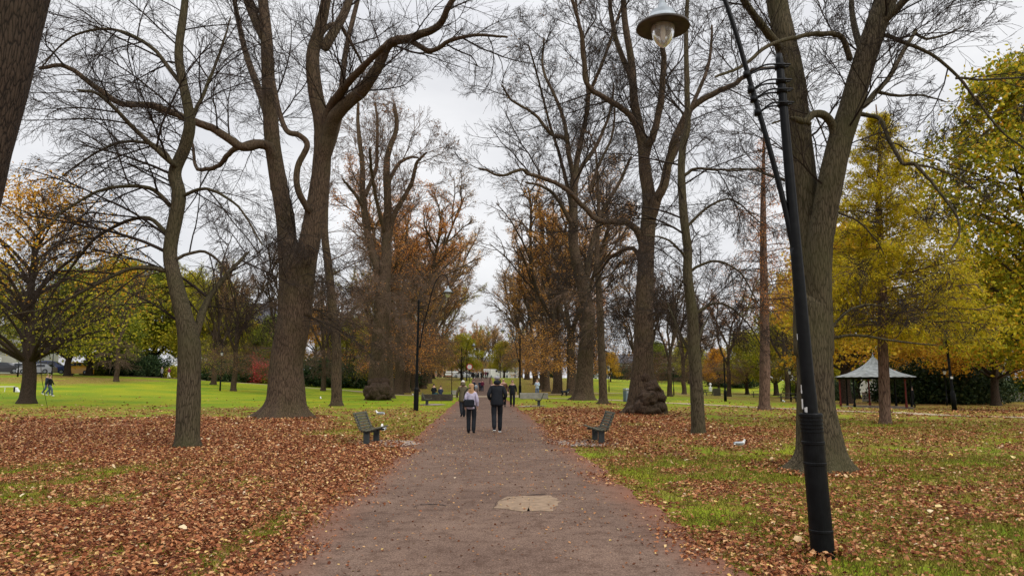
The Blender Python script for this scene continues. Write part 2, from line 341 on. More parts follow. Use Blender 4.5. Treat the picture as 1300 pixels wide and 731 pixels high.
def ribbon(name, cl, w, mat, off, nn=13, rag=.1, step=.4):
    cl = np.array(cl, float); seg = np.hypot(*(cl[1:] - cl[:-1]).T); s = np.concatenate([[0], np.cumsum(seg)]); t = np.arange(0, s[-1], step)
    x = np.interp(t, s, cl[:, 0]); y = np.interp(t, s, cl[:, 1]); k = 9
    if len(t) > 3 * k:
        pad = lambda q: np.convolve(np.pad(q, k // 2, mode='reflect', reflect_type='odd'), np.ones(k) / k, 'valid'); x, y = pad(x), pad(y)
    dx = np.gradient(x); dy = np.gradient(y); l = np.hypot(dx, dy); nxx, nyy = dy / l, -dx / l
    u = np.linspace(-1, 1, nn)
    wl = w + rag * (fbm(t * 1.3, t * 0 + 3, 4) - .5) * 2; wr = w + rag * (fbm(t * 1.3, t * 0 + 60, 4) - .5) * 2
    W = np.where(u[None] < 0, wl[:, None], wr[:, None]) * u[None]
    X = x[:, None] + nxx[:, None] * W; Y = y[:, None] + nyy[:, None] * W; Z = gz(X, Y) + off - .012
    I = np.arange(X.size).reshape(X.shape); Q = np.stack([I[:-1, :-1], I[:-1, 1:], I[1:, 1:], I[1:, :-1]], -1).reshape(-1, 4)
    o = mesh(name, np.stack([X, Y, Z], -1).reshape(-1, 3), [Q], mat); tag(o, kind='structure')
    a = o.data.attributes.new('edge', 'FLOAT', 'POINT'); a.data.foreach_set('value', np.broadcast_to(np.abs(u)[None] ** 3, X.shape).astype(np.float32).ravel())
    return o
ribbon('path', [(pc(y), y) for y in (-8, 20, 40, 80, 120, 175)], PW + .05, M['path'], .016, 25, .16, .15)
g1_ = [gp(*p)[:2] for p in ((652, 502), (760, 507), (894, 513.5), (962, 517), (1080, 522), (1300, 530))]
ribbon('cross_path', [(pc(76) + 1.5, 76)] + g1_[1:] + [(30, 28)], .75, M['path2'], .022, 7, .12)
ribbon('cross_path', [(pc(74) - 1.5, 74), (-14, 84), (-22, 100), (-34, 107), (-50, 108), (-75, 104)], 1.0, M['path2'], .022, 7, .12)
ribbon('cross_path', [(pc(78) + 1.5, 79), (8, 92), (20, 104), (40, 112)], .9, M['path2'], .024, 7, .12)
ribbon('cross_path', [(pc(75) - 5.5, 75.5), (pc(75) + 5.5, 75.5)], 2.6, M['path2'], .028, 9, .3)
ribbon('road', [(-110, 99), (-60, 104.5), (-46, 113)], 2.6, M['path'], .035, 7, .0)
def patch(name, pts, mat, off):
    n = len(pts); P = []
    for i in range(n):
        a_, b_ = np.array(pts[i]), np.array(pts[(i + 1) % n])
        for k in range(6):
            q = a_ + (b_ - a_) * k / 6; P.append(q + np.array([rnd.uniform(-.05, .05), rnd.uniform(-.05, .05)]))
    c = np.mean(P, 0); V = [(c[0], c[1], gzf(*c) + off)] + [(p[0], p[1], gzf(*p) + off) for p in P]
    o = mesh(name, V, [[[0, i + 1, (i + 1) % len(P) + 1] for i in range(len(P))]], mat); tag(o, kind='structure'); return o
M['patch'] = simple('old_patch', (.24, .165, .105), .9, var=.22, scale=9, bump=.3)
patch('path_patch', [gp(*p)[:2] for p in ((625, 645), (645, 631), (700, 629), (712, 637), (700, 649), (660, 650))], M['patch'], .009)
M['crack'] = simple('crack_dark', (.035, .024, .02), .95)
def crack(pp, w=.012):
    P = [gp(*p)[:2] for p in pp]; V = []
    Pn = []
    for i in range(len(P) - 1):
        for k in range(5):
            t = k / 5; Pn.append((P[i][0] + (P[i + 1][0] - P[i][0]) * t + rnd.uniform(-.015, .015), P[i][1] + (P[i + 1][1] - P[i][1]) * t + rnd.uniform(-.03, .03)))
    for i, (x, y) in enumerate(Pn):
        ww = w * rnd.uniform(.3, 1.2); V += [(x - ww * .3, y - ww, gzf(x, y) + .0125), (x + ww * .3, y + ww, gzf(x, y) + .0125)]
    tag(mesh('path_crack', V, [[[2 * i, 2 * i + 1, 2 * i + 3, 2 * i + 2] for i in range(len(Pn) - 1)]], M['crack']), kind='structure')
crack([(524, 645), (535, 641), (556, 641), (570, 643)], .022)
crack([(624, 648), (632, 637), (660, 630), (700, 627)], .02)
crack([(700, 629), (716, 627), (735, 629)], .01)
crack([(640, 560), (665, 562), (690, 560)], .03)

# ------------------------------------------------------------------ scatter: leaves and grass
def leaf_cloud(P, size, rng, flat=1.0, asp=.62, curl=.28, maple=False):
    """real folded leaves with midrib; P (N,3)"""
    n = len(P); s = size if hasattr(size, '__len__') else np.full(n, size)
    L6 = np.array([[0, -.5, 0], [-.32, -.22, 1], [-.42, .12, 1], [0, .62, .6], [.42, .12, 1], [.32, -.22, 1], [0, .02, 0]])
    if maple: L6 = np.array([[0, -.5, 0], [-.5, -.3, 1], [-.38, .3, 1], [0, .6, .5], [.38, .3, 1], [.5, -.3, 1], [0, 0, 0]])
    L = np.broadcast_to(L6, (n, 7, 3)).copy(); L[:, :, 0] *= asp / .62; L[:, :, 1] += 0
    L[:, :, :2] += rng.normal(0, .045, (n, 7, 2))
    L[:, :, 2] = L6[None, :, 2] * rng.normal(.12, curl * .5, (n, 1)) + rng.normal(0, curl * .22, (n, 7))
    th = rng.random(n) * 6.2832; tx = rng.normal(0, 1, n) * (.28 + (1 - flat) * 1.5); ty = rng.normal(0, 1, n) * (.28 + (1 - flat) * 1.5)
    c, s_ = np.cos(tx), np.sin(tx); y = L[..., 1] * c[:, None] - L[..., 2] * s_[:, None]; z = L[..., 1] * s_[:, None] + L[..., 2] * c[:, None]; L[..., 1], L[..., 2] = y, z
    c, s_ = np.cos(ty), np.sin(ty); x = L[..., 0] * c[:, None] + L[..., 2] * s_[:, None]; z = -L[..., 0] * s_[:, None] + L[..., 2] * c[:, None]; L[..., 0], L[..., 2] = x, z
    c, s_ = np.cos(th), np.sin(th); x = L[..., 0] * c[:, None] - L[..., 1] * s_[:, None]; y = L[..., 0] * s_[:, None] + L[..., 1] * c[:, None]; L[..., 0], L[..., 1] = x, y
    V = P[:, None] + L * s[:, None, None]
    b = (np.arange(n) * 7)[:, None, None]; T = np.array([[0, 1, 6], [1, 2, 6], [2, 3, 6], [3, 4, 6], [4, 5, 6], [5, 0, 6]])[None]
    return V.reshape(-1, 3), (b + T).reshape(-1, 3)
def sample_area(n, y0, y1, rng):
    y = np.sqrt(rng.random(n) * (y1 ** 2 - y0 ** 2) + y0 ** 2); x = (rng.random(n) - .5) * 2 * (y * .80 + 1.2); return x, y
Vs = []; Ts = []; k = 0
for (y0, y1, dens, s0) in ((4.2, 9, 1250, .043), (9, 16, 760, .046), (16, 26, 320, .060), (26, 42, 80, .09), (42, 62, 20, .12)):
    area = .80 * (y1 ** 2 - y0 ** 2) + 2.4 * (y1 - y0); n = int(area * dens); x, y = sample_area(n, y0, y1, nr)
    lit = litter_amt(x, y) ** 1.3; side = np.abs(x - pc(y)); rag = (fbm(x * 1.1 + 8, y * 1.1, 3) - .5)
    edge = sm(PW - .42, PW + .22, side + rag * 1.1); p = lit * edge + .0014 + .02 * sm(PW - 1.1, PW, side)
    keep = nr.random(n) < p; x, y = x[keep], y[keep]; n = len(x)
    on = np.abs(x - pc(y)) < PW + .1; z = gz(x, y) + np.where(on, .015, .012) + nr.random(n) * .045 * sm(.3, .9, litter_amt(x, y)) * np.where(on, 0.15, 1)
    sz = s0 * nr.uniform(.55, 1.25, n) * np.where(on, .8, 1)
    V, T = leaf_cloud(np.stack([x, y, z], -1), sz, nr, .95); Vs.append(V); Ts.append(T + k); k += len(V)
for px, py, r0_, r1_, n in ((1045, 706, .09, .38, 190), (1040, 596, .75, 1.5, 1500), (238, 566, .35, .95, 700), (887, 550, .25, .7, 350)):
    cx, cy, _ = gp(px, py); an = nr.random(n) * 6.283; rr_ = r0_ + (r1_ - r0_) * nr.random(n) ** 1.6; x = cx + rr_ * np.cos(an); y = cy + rr_ * np.sin(an)
    V, T = leaf_cloud(np.stack([x, y, gz(x, y) + .01 + nr.random(n) * .05], -1), .048 * nr.uniform(.6, 1.3, n), nr, .8); Vs.append(V); Ts.append(T + k); k += len(V)
tag(mesh('fallen_leaves', np.vstack(Vs), [np.vstack(Ts)], M['litter'], smooth=False), 'brown and russet fallen leaves carpeting the grass on both sides of the path', 'fallen leaves', kind='stuff')
# larger pale leaves
x, y = sample_area(900, 4.2, 34, nr); kp = (nr.random(900) < (litter_amt(x, y) * .5 + .15)) & (np.abs(x - pc(y)) > PW - .1); x, y = x[kp], y[kp]
M['pale'] = leaf_mat('pale_leaf', [(0, (.45, .26, .13)), (.5, (.6, .42, .25)), (.8, (.68, .55, .36)), (1, (.7, .5, .1))], .1)
V, T = leaf_cloud(np.stack([x, y, gz(x, y) + .05], -1), nr.uniform(.045, .075, len(x)), nr, .9, .9, .5, True)
tag(mesh('pale_fallen_leaves', V, [T], M['pale'], smooth=False), 'scattered larger pale leaves lying on top of the brown ones', 'fallen leaves', kind='stuff')
# crumbs of leaf and grit on the path
n = 5500; y = np.sqrt(nr.random(n) * (26 ** 2 - 4.2 ** 2) + 4.2 ** 2); x = pc(y) + nr.uniform(-1, 1, n) * (PW - .05)
V, T = leaf_cloud(np.stack([x, y, gz(x, y) + .009], -1), nr.uniform(.010, .032, n), nr, 1.0, .8, .15)
tag(mesh('leaf_crumbs', V, [T], M['litter'], smooth=False), 'tiny crumbs of leaf and grit strewn over the path', 'leaf crumbs', kind='stuff')
# grass
Vs = []; k = 0
for (y0, y1, dens, h) in ((4.2, 9, 1500, .05), (9, 16, 600, .06), (16, 30, 130, .08)):
    area = .80 * (y1 ** 2 - y0 ** 2) + 2.4 * (y1 - y0); n = int(area * dens); x, y = sample_area(n, y0, y1, nr)
    p = (1.02 - litter_amt(x, y)) * sm(PW - .1, PW + .3, np.abs(x - pc(y)) + (fbm(x * 2, y * 2, 2) - .5) * .7); keep = nr.random(n) < np.clip(p, .02, .9) * (p > .02)
    x, y = x[keep], y[keep]; n = len(x); z = gz(x, y) - .01; a = nr.random(n) * 6.28; hh = h * nr.uniform(.5, 1.4, n); w = .0035 + h * .05
    dx, dy = np.cos(a) * w, np.sin(a) * w; lx, ly = nr.normal(0, .5, n) * hh, nr.normal(0, .5, n) * hh
    V = np.stack([np.stack([x - dx, y - dy, z], -1), np.stack([x + dx, y + dy, z], -1), np.stack([x + lx, y + ly, z + hh], -1)], 1).reshape(-1, 3); Vs.append(V)
V = np.vstack(Vs); tag(mesh('grass_blades', V, [np.arange(len(V)).reshape(-1, 3)], M['grass'], smooth=False), 'short bright green grass growing up between the fallen leaves', 'grass', kind='stuff')

# ------------------------------------------------------------------ trees
def nrm(v):
    l = math.sqrt(v[0] * v[0] + v[1] * v[1] + v[2] * v[2]) + 1e-9; return (v[0] / l, v[1] / l, v[2] / l)
def perp(d, q):
    a = rnd.random() * 6.2832 if q is None else q
    ref = (1, 0, 0) if abs(d[0]) < .7 else (0, 1, 0)
    u = nrm((d[1] * ref[2] - d[2] * ref[1], d[2] * ref[0] - d[0] * ref[2], d[0] * ref[1] - d[1] * ref[0]))
    w = (d[1] * u[2] - d[2] * u[1], d[2] * u[0] - d[0] * u[2], d[0] * u[1] - d[1] * u[0])
    c, s = math.cos(a), math.sin(a); return (c * u[0] + s * w[0], c * u[1] + s * w[1], c * u[2] + s * w[2])
# level spec: nseg, wobble, tropism, nchild, ang_lo, ang_hi, len_ratio, t_start, rad_ratio
def grow(out, p, d, Lg, r, lv, spec, rmin=.004):
    n, wob, tro, nc, a0, a1, lr, ts, rr = spec[lv]
    st = Lg / n; pts = [p]; ds = [d]; rad = [r]; tip = .35 if lv < len(spec) - 1 else .5; g = rnd.gauss
    for i in range(n):
        d = nrm((d[0] + g(0, wob), d[1] + g(0, wob), d[2] + g(0, wob * .7) + tro)); p = (p[0] + d[0] * st, p[1] + d[1] * st, p[2] + d[2] * st)
        pts.append(p); ds.append(d); rad.append(max(rmin, r * (1 - (i + 1) / n * (1 - tip))))
    if lv and pts[-1][2] < 2.3: return
    out.append((pts, rad, lv))
    if lv + 1 < len(spec):
        for k in range(nc):
            t = ts + (1 - ts) * (k + rnd.random()) / nc; f = t * n; i = min(int(f), n - 1); f -= i
            q = tuple(pts[i][j] * (1 - f) + pts[i + 1][j] * f for j in range(3)); dd = ds[i + 1]; pv = perp(dd, None); a = rnd.uniform(a0, a1); ca, sa = math.cos(a), math.sin(a)
            nd = nrm((dd[0] * ca + pv[0] * sa, dd[1] * ca + pv[1] * sa, dd[2] * ca + pv[2] * sa))
            ll = Lg * lr * (1.15 - .6 * t) * rnd.uniform(.6, 1.3)
            grow(out, q, nd, ll, max(rmin, min(rad[i] * .8, r * rr)), lv + 1, spec, rmin)
def cat(P, m=5):
    """Catmull-Rom through rows of P"""
    P = np.array(P, float); Q = np.vstack([2 * P[0] - P[1], P, 2 * P[-1] - P[-2]]); out = []
    for i in range(1, len(Q) - 2):
        for k in range(m):
            t = k / m; out.append(.5 * (2 * Q[i] + (Q[i + 1] - Q[i - 1]) * t + (2 * Q[i - 1] - 5 * Q[i] + 4 * Q[i + 1] - Q[i + 2]) * t * t + (3 * Q[i] - Q[i - 1] - 3 * Q[i + 1] + Q[i + 2]) * t ** 3))
    out.append(P[-1]); return np.array(out)
UP = [(8, .14, .05, 7, .45, .95, .55, .12, .5), (6, .11, .03, 5, .4, .85, .60, .12, .5), (5, .09, .01, 4, .35, .8, .62, .1, .6), (3, .09, -.01, 0, 0, 0, 0, 0, 0)]
ARCH = [(10, .06, -.038, 8, .35, .85, .52, .12, .45), (7, .08, -.05, 5, .35, .8, .60, .1, .5), (5, .09, -.05, 3, .35, .8, .65, .1, .6), (3, .09, -.04, 0, 0, 0, 0, 0, 0)]
DROOP = [(8, .10, -.10, 10, .4, 1.0, .40, .2, .45), (5, .14, -.10, 7, .4, 1., .5, .1, .5), (4, .16, -.06, 4, .4, .9, .5, .1, .6), (3, .2, -.02, 0, 0, 0, 0, 0, 0)]
def bark_tube(P, rad, sides, seed, flare=0, lob=.0, rough=.05, base=0.0, burr=0):
    """a limb or trunk with lobed section, buttress flare at its foot, knobbly surface"""
    P = np.array(P); n = len(P); rg = np.random.default_rng(seed); a = np.arange(sides) * 2 * math.pi / sides
    h = np.concatenate([[0], np.cumsum(np.linalg.norm(P[1:] - P[:-1], axis=1))]); ph = rg.random(5) * 6.28
    lobes = 1 + rough * 2.2 * (fbm(h[:, None] * 1.1 / max(rad[0], .1) * .5 + seed, np.cos(a)[None] * 1.6 + 9 + np.sin(a)[None] * 1.1 + seed, 4) - .5)
    r0 = rad[0]; K = [3, 5, 7]
    ridge = sum(np.maximum(0, np.cos(k * a + ph[i])) ** 1.5 * (.6, .8, .5)[i] for i, k in enumerate(K))[None]
    hh = np.maximum(0, h - .2)[:, None]; pk = rg.permutation(8) * .785 + rg.uniform(-.22, .22, 8); am = rg.uniform(.35, 1.1, 8)
    roots = sum(am[j] * np.exp(-((((a - pk[j] + math.pi) % (2 * math.pi)) - math.pi) / .24) ** 2) for j in range(8))[None]
    lobes = lobes + flare * (np.exp(-hh / (r0 * 1.1)) * (.16 + .22 * roots) + np.exp(-hh / (r0 * .38)) * (.22 + .95 * roots)) + lob * ridge * .5
    if burr:
        lobes = lobes + burr * np.exp(-((h[:, None] - r0 * 1.5) / (r0 * 1.3)) ** 2) * np.maximum(0, np.cos(a[None] - 5.6 + ph[0] * 0)) * (.35 + 1.2 * fbm(h[:, None] * 2.2, a[None] * 2.2, 3))
    V, Qd = tube_batch(P[None], np.array([rad]), sides, lobes[None]); return V, Qd
def px_limb(pts, Y, dy=0):
    """limb traced at its true distance: rows px,py[,dY] -> world points"""
    out = []
    for i, q in enumerate(pts):
        out.append(at(q[0], q[1], Y + (q[2] if len(q) > 2 else dy * (i / (len(pts) - 1)) ** 1.2)))
    return out
def hero(name, label, group, base_px, Y, trunk, limbs, spec, mats, spawn, extra=(), flare=.9, sides=36, burr=0, leaves=None, basexy=None, fan=0, rmin=.0032, lob=.05, seed=1, spn=(.0, 1.)):
    """trunk: [(px,py,halfwidth_px,dY)]; limbs: [(pts, r0px, r1px, dY_end)]"""
    sc = Y / F; rnd.seed(seed)
    bx = at(base_px[0], base_px[1], Y); zb = gzf(bx[0], Y); root = thing(name, label, 'tree', (bx[0], Y, zb), 0, group)
    off = np.array([bx[0], Y, zb]); mb = MB(); out = []
    tp = [(bx[0], Y, zb - .25)] + [at(q[0], q[1], Y + q[3]) for q in trunk]; tr = [trunk[0][2] * sc * .92] + [q[2] * sc * .92 for q in trunk]
    if trunk[-1][2] * sc > .2:
        e = np.array(tp[-1]); dd = e - np.array(tp[-2]); dd /= np.linalg.norm(dd); tp.append(tuple(e + dd * tr[-1] * .9)); tr.append(tr[-1] * .55); tp.append(tuple(e + dd * tr[-2] * 1.4)); tr.append(tr[-2] * .08)
    T = cat(np.hstack([np.array(tp), np.array(tr)[:, None]]), 9); V, Qd = bark_tube(T[:, :3], T[:, 3], sides, seed, flare, lob, .06, burr=burr); mb.add(V - off, [Qd])
    chains = [(T[:, :3], T[:, 3], spn[0], spn[1], True)]
    for i, l in enumerate(limbs):
        pts, r0, r1, dy = l[:4]; best = (1e9, 0)
        for ch in chains:
            W = ch[0]; yy = W[:, 1] * cT + (W[:, 2] - HC) * sT; u_ = 650 + F * W[:, 0] / yy; v_ = 365.5 - F * (-W[:, 1] * sT + (W[:, 2] - HC) * cT) / yy; dd_ = np.hypot(u_ - pts[0][0], v_ - pts[0][1]); k_ = int(np.argmin(dd_))
            if dd_[k_] < best[0]: best = (dd_[k_], W[k_, 1] - Y)
        y0_ = best[1] if best[0] < 25 else 0
        Pp = [at(q[0], q[1], Y + y0_ * (1 - j_ / (len(pts) - 1)) + (q[2] if len(q) > 2 else dy * (j_ / (len(pts) - 1)) ** 1.2)) for j_, q in enumerate(pts)]; n = len(Pp); A = np.hstack([np.array(Pp), (np.linspace(r0, r1, n) * sc)[:, None]]); A = cat(A, 6)
        if r1 < 2.6: A[:, :3] += np.cumsum(nr.normal(0, .02, (len(A), 3)), 0) * np.array([.6, 1, .6]) * (Y / 30)
        A0 = A; hd = A[0].copy(); hd[:3] += (A[0, :3] - A[1, :3]) / (np.linalg.norm(A[0, :3] - A[1, :3]) + 1e-9) * A[0, 3] * .7; hd[3] *= .1; tl = A[-1].copy(); tl[:3] += (A[-1, :3] - A[-2, :3]) * .3; tl[3] *= .15; A = np.vstack([hd, A, tl])
        V, Qd = bark_tube(A[:, :3], A[:, 3], 14 if r0 * sc > .1 else 8, seed * 31 + i, 0, .03, .05); mb.add(V - off, [Qd])
        chains.append((A[:, :3], A[:, 3], .12 if len(l) < 5 else l[4], 1, False))
    for (P, rr, t0, t1, istrunk) in chains:
        h = np.concatenate([[0], np.cumsum(np.linalg.norm(P[1:] - P[:-1], axis=1))]); x = h[-1] * t0; spc, l0, l1, sp0 = spawn
        while x < h[-1] * t1:
            i = min(np.searchsorted(h, x), len(P) - 1); q = P[i]; rad = rr[i]; d = nrm(P[i] - P[i - 1] if i else P[1] - P[0]); pv = perp(d, None); a = rnd.uniform(.6, 1.2) if not istrunk else rnd.uniform(.8, 1.35)
            if istrunk and fan:
                an = rnd.uniform(-.9, .9) + (0 if rnd.random() < .5 else math.pi); pv = (math.cos(an), math.sin(an), .05)
            nd = nrm(tuple(d[j] * math.cos(a) + pv[j] * math.sin(a) for j in range(3))); f = 1 - .45 * x / h[-1]
            ll = rnd.uniform(l0, l1) * (f if istrunk else min(1, .4 + rad * 6)); rb = min(rad * .5, ll * rnd.uniform(.008, .014))
            grow(out, tuple(q), nd, ll, max(rmin, rb), 0, sp0 or spec, rmin); x += spc * rnd.uniform(.6, 1.5)
        if rr[-1] < .25: grow(out, tuple(P[-1]), nrm(P[-1] - P[-2]), rnd.uniform(l0, l1) * .9, max(rmin, rr[-1]), 0, UP if not istrunk else spec, rmin)
    for (h0, h1, cnt, la, lb, sp) in extra:      # whorls straight off the trunk at world heights
        for k in range(cnt):
            z = rnd.uniform(h0, h1); i = int(np.argmin(np.abs(T[:, 2] - z))); an = rnd.random() * 6.28; ti = rnd.uniform(-.2, .5)
            grow(out, tuple(T[i, :3]), nrm((math.cos(an), math.sin(an), ti)), rnd.uniform(la, lb), rnd.uniform(.012, .03), 0, sp, rmin)
    mb.build('trunk', mats[0], root, True)
    m = tubes([(np.array(p) - off, r) for p, r, l in out]); m.build('branches', mats[1], root, False)
    if leaves:
        lm, cnt, sz = leaves; pts = np.array([p for q in out if q[2] >= 2 for p in q[0]]) - off; sel = pts[nr.integers(0, len(pts), cnt)] + nr.normal(0, .08, (cnt, 3))
        V, T_ = leaf_cloud(sel, sz * nr.uniform(.7, 1.3, cnt), nr, 0, .7, .4); mesh('foliage', V, [T_], lm, root, False)
    print(name, len(out)); return root
G1 = 'tall bare lime trees lining the avenue'; G2 = 'slender bare trees along the avenue'
# big twin-stemmed tree, left row
hero('lime_tree', 'massive left tree with two thick upright stems and a limb arching over the path', G1, (361, 531), 32.0,
     [(363, 500, 23, 0), (364, 460, 21.5, 0), (370, 425, 21.5, 0), (374, 400, 21.5, 0), (375, 360, 21.5, 0), (376, 335, 21, 0)],
     [([(370, 400), (369, 372), (366, 328), (361, 273), (347, 191), (341, 109), (338, 44), (333, -10), (326, -120), (332, -220)], 15, 4, 1.0, .35),
      ([(380, 400), (383, 372), (389, 328), (399, 275), (408, 215), (409, 159), (401, 120), (397, 71), (407, 33), (415, -10), (425, -120), (418, -210)], 16, 4, -1.0, .4),
      ([(408, 210), (418, 170), (431, 142), (459, 115), (475, 88), (491, 57), (519, 49), (551, 33), (568, 5), (590, -40)], 10, 2.5, -5, .2),
      ([(408, 200), (418, 142), (431, 120), (443, 104), (464, 82), (489, 58)], 7, 3, -4, .3),
      ([(505, 52), (519, 52), (546, 63), (573, 49), (606, 44), (642, 47)], 4, 1.2, -5, .1),
      ([(402, 60), (409, 44), (431, 33), (448, 60), (459, 82)], 4, 1.5, 2, .2),
      ([(352, 215), (344, 190), (330, 183), (306, 186), (274, 164), (241, 150), (192, 131), (153, 129), (115, 104), (82, 82), (50, 84)], 7, 2, -4, .1),
      ([(345, 185), (323, 181), (296, 191), (279, 208), (257, 216), (246, 213), (241, 186), (232, 165)], 4.5, 1.5, 3, .2),
      ([(392, 268, -.5), (378, 240, -1.2), (378, 212, -1.4), (390, 185, -1.5), (380, 172, -1.6), (364, 166, -1.4), (354, 140, -1), (346, 100, -.5)], 4, 3, 0, .9),
      ([(338, 50), (318, 10), (296, -50), (270, -120)], 8, 3, 4, .2), ([(412, 60), (440, 10), (460, -60), (500, -140)], 7, 3, 5, .2),
      ([(350, 240), (340, 150), (310, 60), (290, -40)], 7, 3, 7, .2), ([(400, 240), (430, 150), (440, 60), (470, -60)], 6, 3, 8, .2)],
     UP, (M['bark'], M['twig']), (.85, 1.8, 4.4, None), extra=[(4, 9, 20, 2.5, 5.5, DROOP)], flare=1.0, seed=11, spn=(.75, 1), rmin=.0045)
# slender mossy tree, left foreground
hero('slender_tree', 'slender mossy bare tree in the left leaf litter with wide arching branches', G2, (238, 566), 17.9,
     [(239, 520, 15, 0), (240, 480, 14.5, 0), (240, 435, 14.5, 0), (233, 400, 11.5, 0), (222, 356, 10, .1), (216, 317, 9.5, .2), (227, 252, 9.5, .2), (222, 219, 8.5, .2), (235, 186, 8, .1), (241, 153, 7.5, 0), (233, 109, 6.5, 0), (227, 66, 6, 0), (235, 0, 5, 0), (240, -90, 3.5, 0), (236, -170, 2.5, 0)],
     [([(243, 440), (256, 405), (270, 375), (300, 340), (318, 322)], 6, 1.6, 1.5), ([(226, 212), (212, 200), (165, 155), (128, 118), (100, 112)], 4, 1.2, -2),
      ([(222, 210), (200, 186), (165, 180), (120, 195), (72, 228)], 3.2, .9, 1.5), ([(217, 262), (190, 240), (140, 240), (95, 262), (50, 300)], 3.2, .9, -1.5),
      ([(216, 300), (180, 275), (120, 300), (80, 350), (50, 400)], 3, .9, 1), ([(214, 345), (165, 340), (110, 365), (60, 390), (10, 400)], 3, .9, -1),
      ([(240, 160), (262, 110), (280, 60), (292, 20)], 3, 1, 1), ([(232, 110), (190, 60), (140, 40), (90, 50), (50, 90)], 3, 1, 2), ([(228, 250), (262, 240), (300, 262), (330, 310)], 2.6, .9, -1),
      ([(222, 330), (260, 320), (290, 350), (305, 400)], 2.4, .8, 1)],
     ARCH, (M['bark_moss'], M['twig']), (.36, 1.8, 4.6, None), flare=.5, sides=28, seed=5, spn=(.32, 1), fan=1)
# slim tree behind
hero('slender_tree', 'thin straight bare tree just right of the massive left tree', G2, (428, 514), 47,
     [(427, 480, 7, 0), (427, 440, 6.5, 0), (423, 400, 6, 0), (417, 339, 5.5, 0), (412, 290, 5, 0), (415, 219, 4, 0), (415, 170, 2.5, 0)],
     [([(424, 430), (440, 400), (455, 385)], 2.2, 1, 1), ([(424, 425), (405, 405), (388, 400)], 2, .8, -1)],
     ARCH, (M['bark'], M['twig_brown']), (.55, 2.2, 4.6, None), flare=.8, sides=18, seed=8, spn=(.3, 1), rmin=.007)
burr_l = hero('lime_tree', 'bare tree with a swollen burred foot, second large one in the left row', G1, (478, 503), 62,
     [(479, 480, 12, 0), (481, 440, 10.5, 0), (484, 400, 10, 0), (486, 370, 10.5, 0)],
     [([(486, 385), (491, 340), (491, 300), (494, 257), (494, 202), (505, 164), (502, 132)], 8, 2, 0, .1), ([(484, 385), (480, 350), (467, 306), (461, 257), (461, 219), (456, 170), (455, 135)], 6.5, 1.8, 2, .1),
      ([(492, 310), (500, 273), (519, 235), (527, 208), (541, 192)], 4, 1.4, -2), ([(493, 235), (505, 212), (521, 201), (533, 203)], 3, 1.3, 2), ([(463, 265), (447, 240), (436, 225)], 2.6, 1.2, -2), ([(464, 250), (478, 215), (482, 170), (478, 135)], 3, 1.4, 4), ([(490, 300), (475, 240), (470, 190)], 3, 1.4, -5)],
     UP, (M['bark'], M['twig_brown']), (1.1, 2.0, 4.4, None), extra=[(4, 14, 34, 3, 7, DROOP)], flare=.45, sides=26, seed=21, burr=.6, spn=(.8, 1), rmin=.009, leaves=(M['brownleaf'], 2600, .11))
hero('slender_tree', 'thin bare tree hard against the right of the burred left tree', G2, (495, 500), 68,
     [(494, 470, 5.5, 0), (493, 430, 5, 0), (492, 380, 4, 0), (494, 320, 3, 0), (493, 270, 1.5, 0)], [], ARCH, (M['bark'], M['twig_brown']), (.7, 2, 4.5, None), flare=.6, sides=14, seed=9, spn=(.2, 1), rmin=.009)
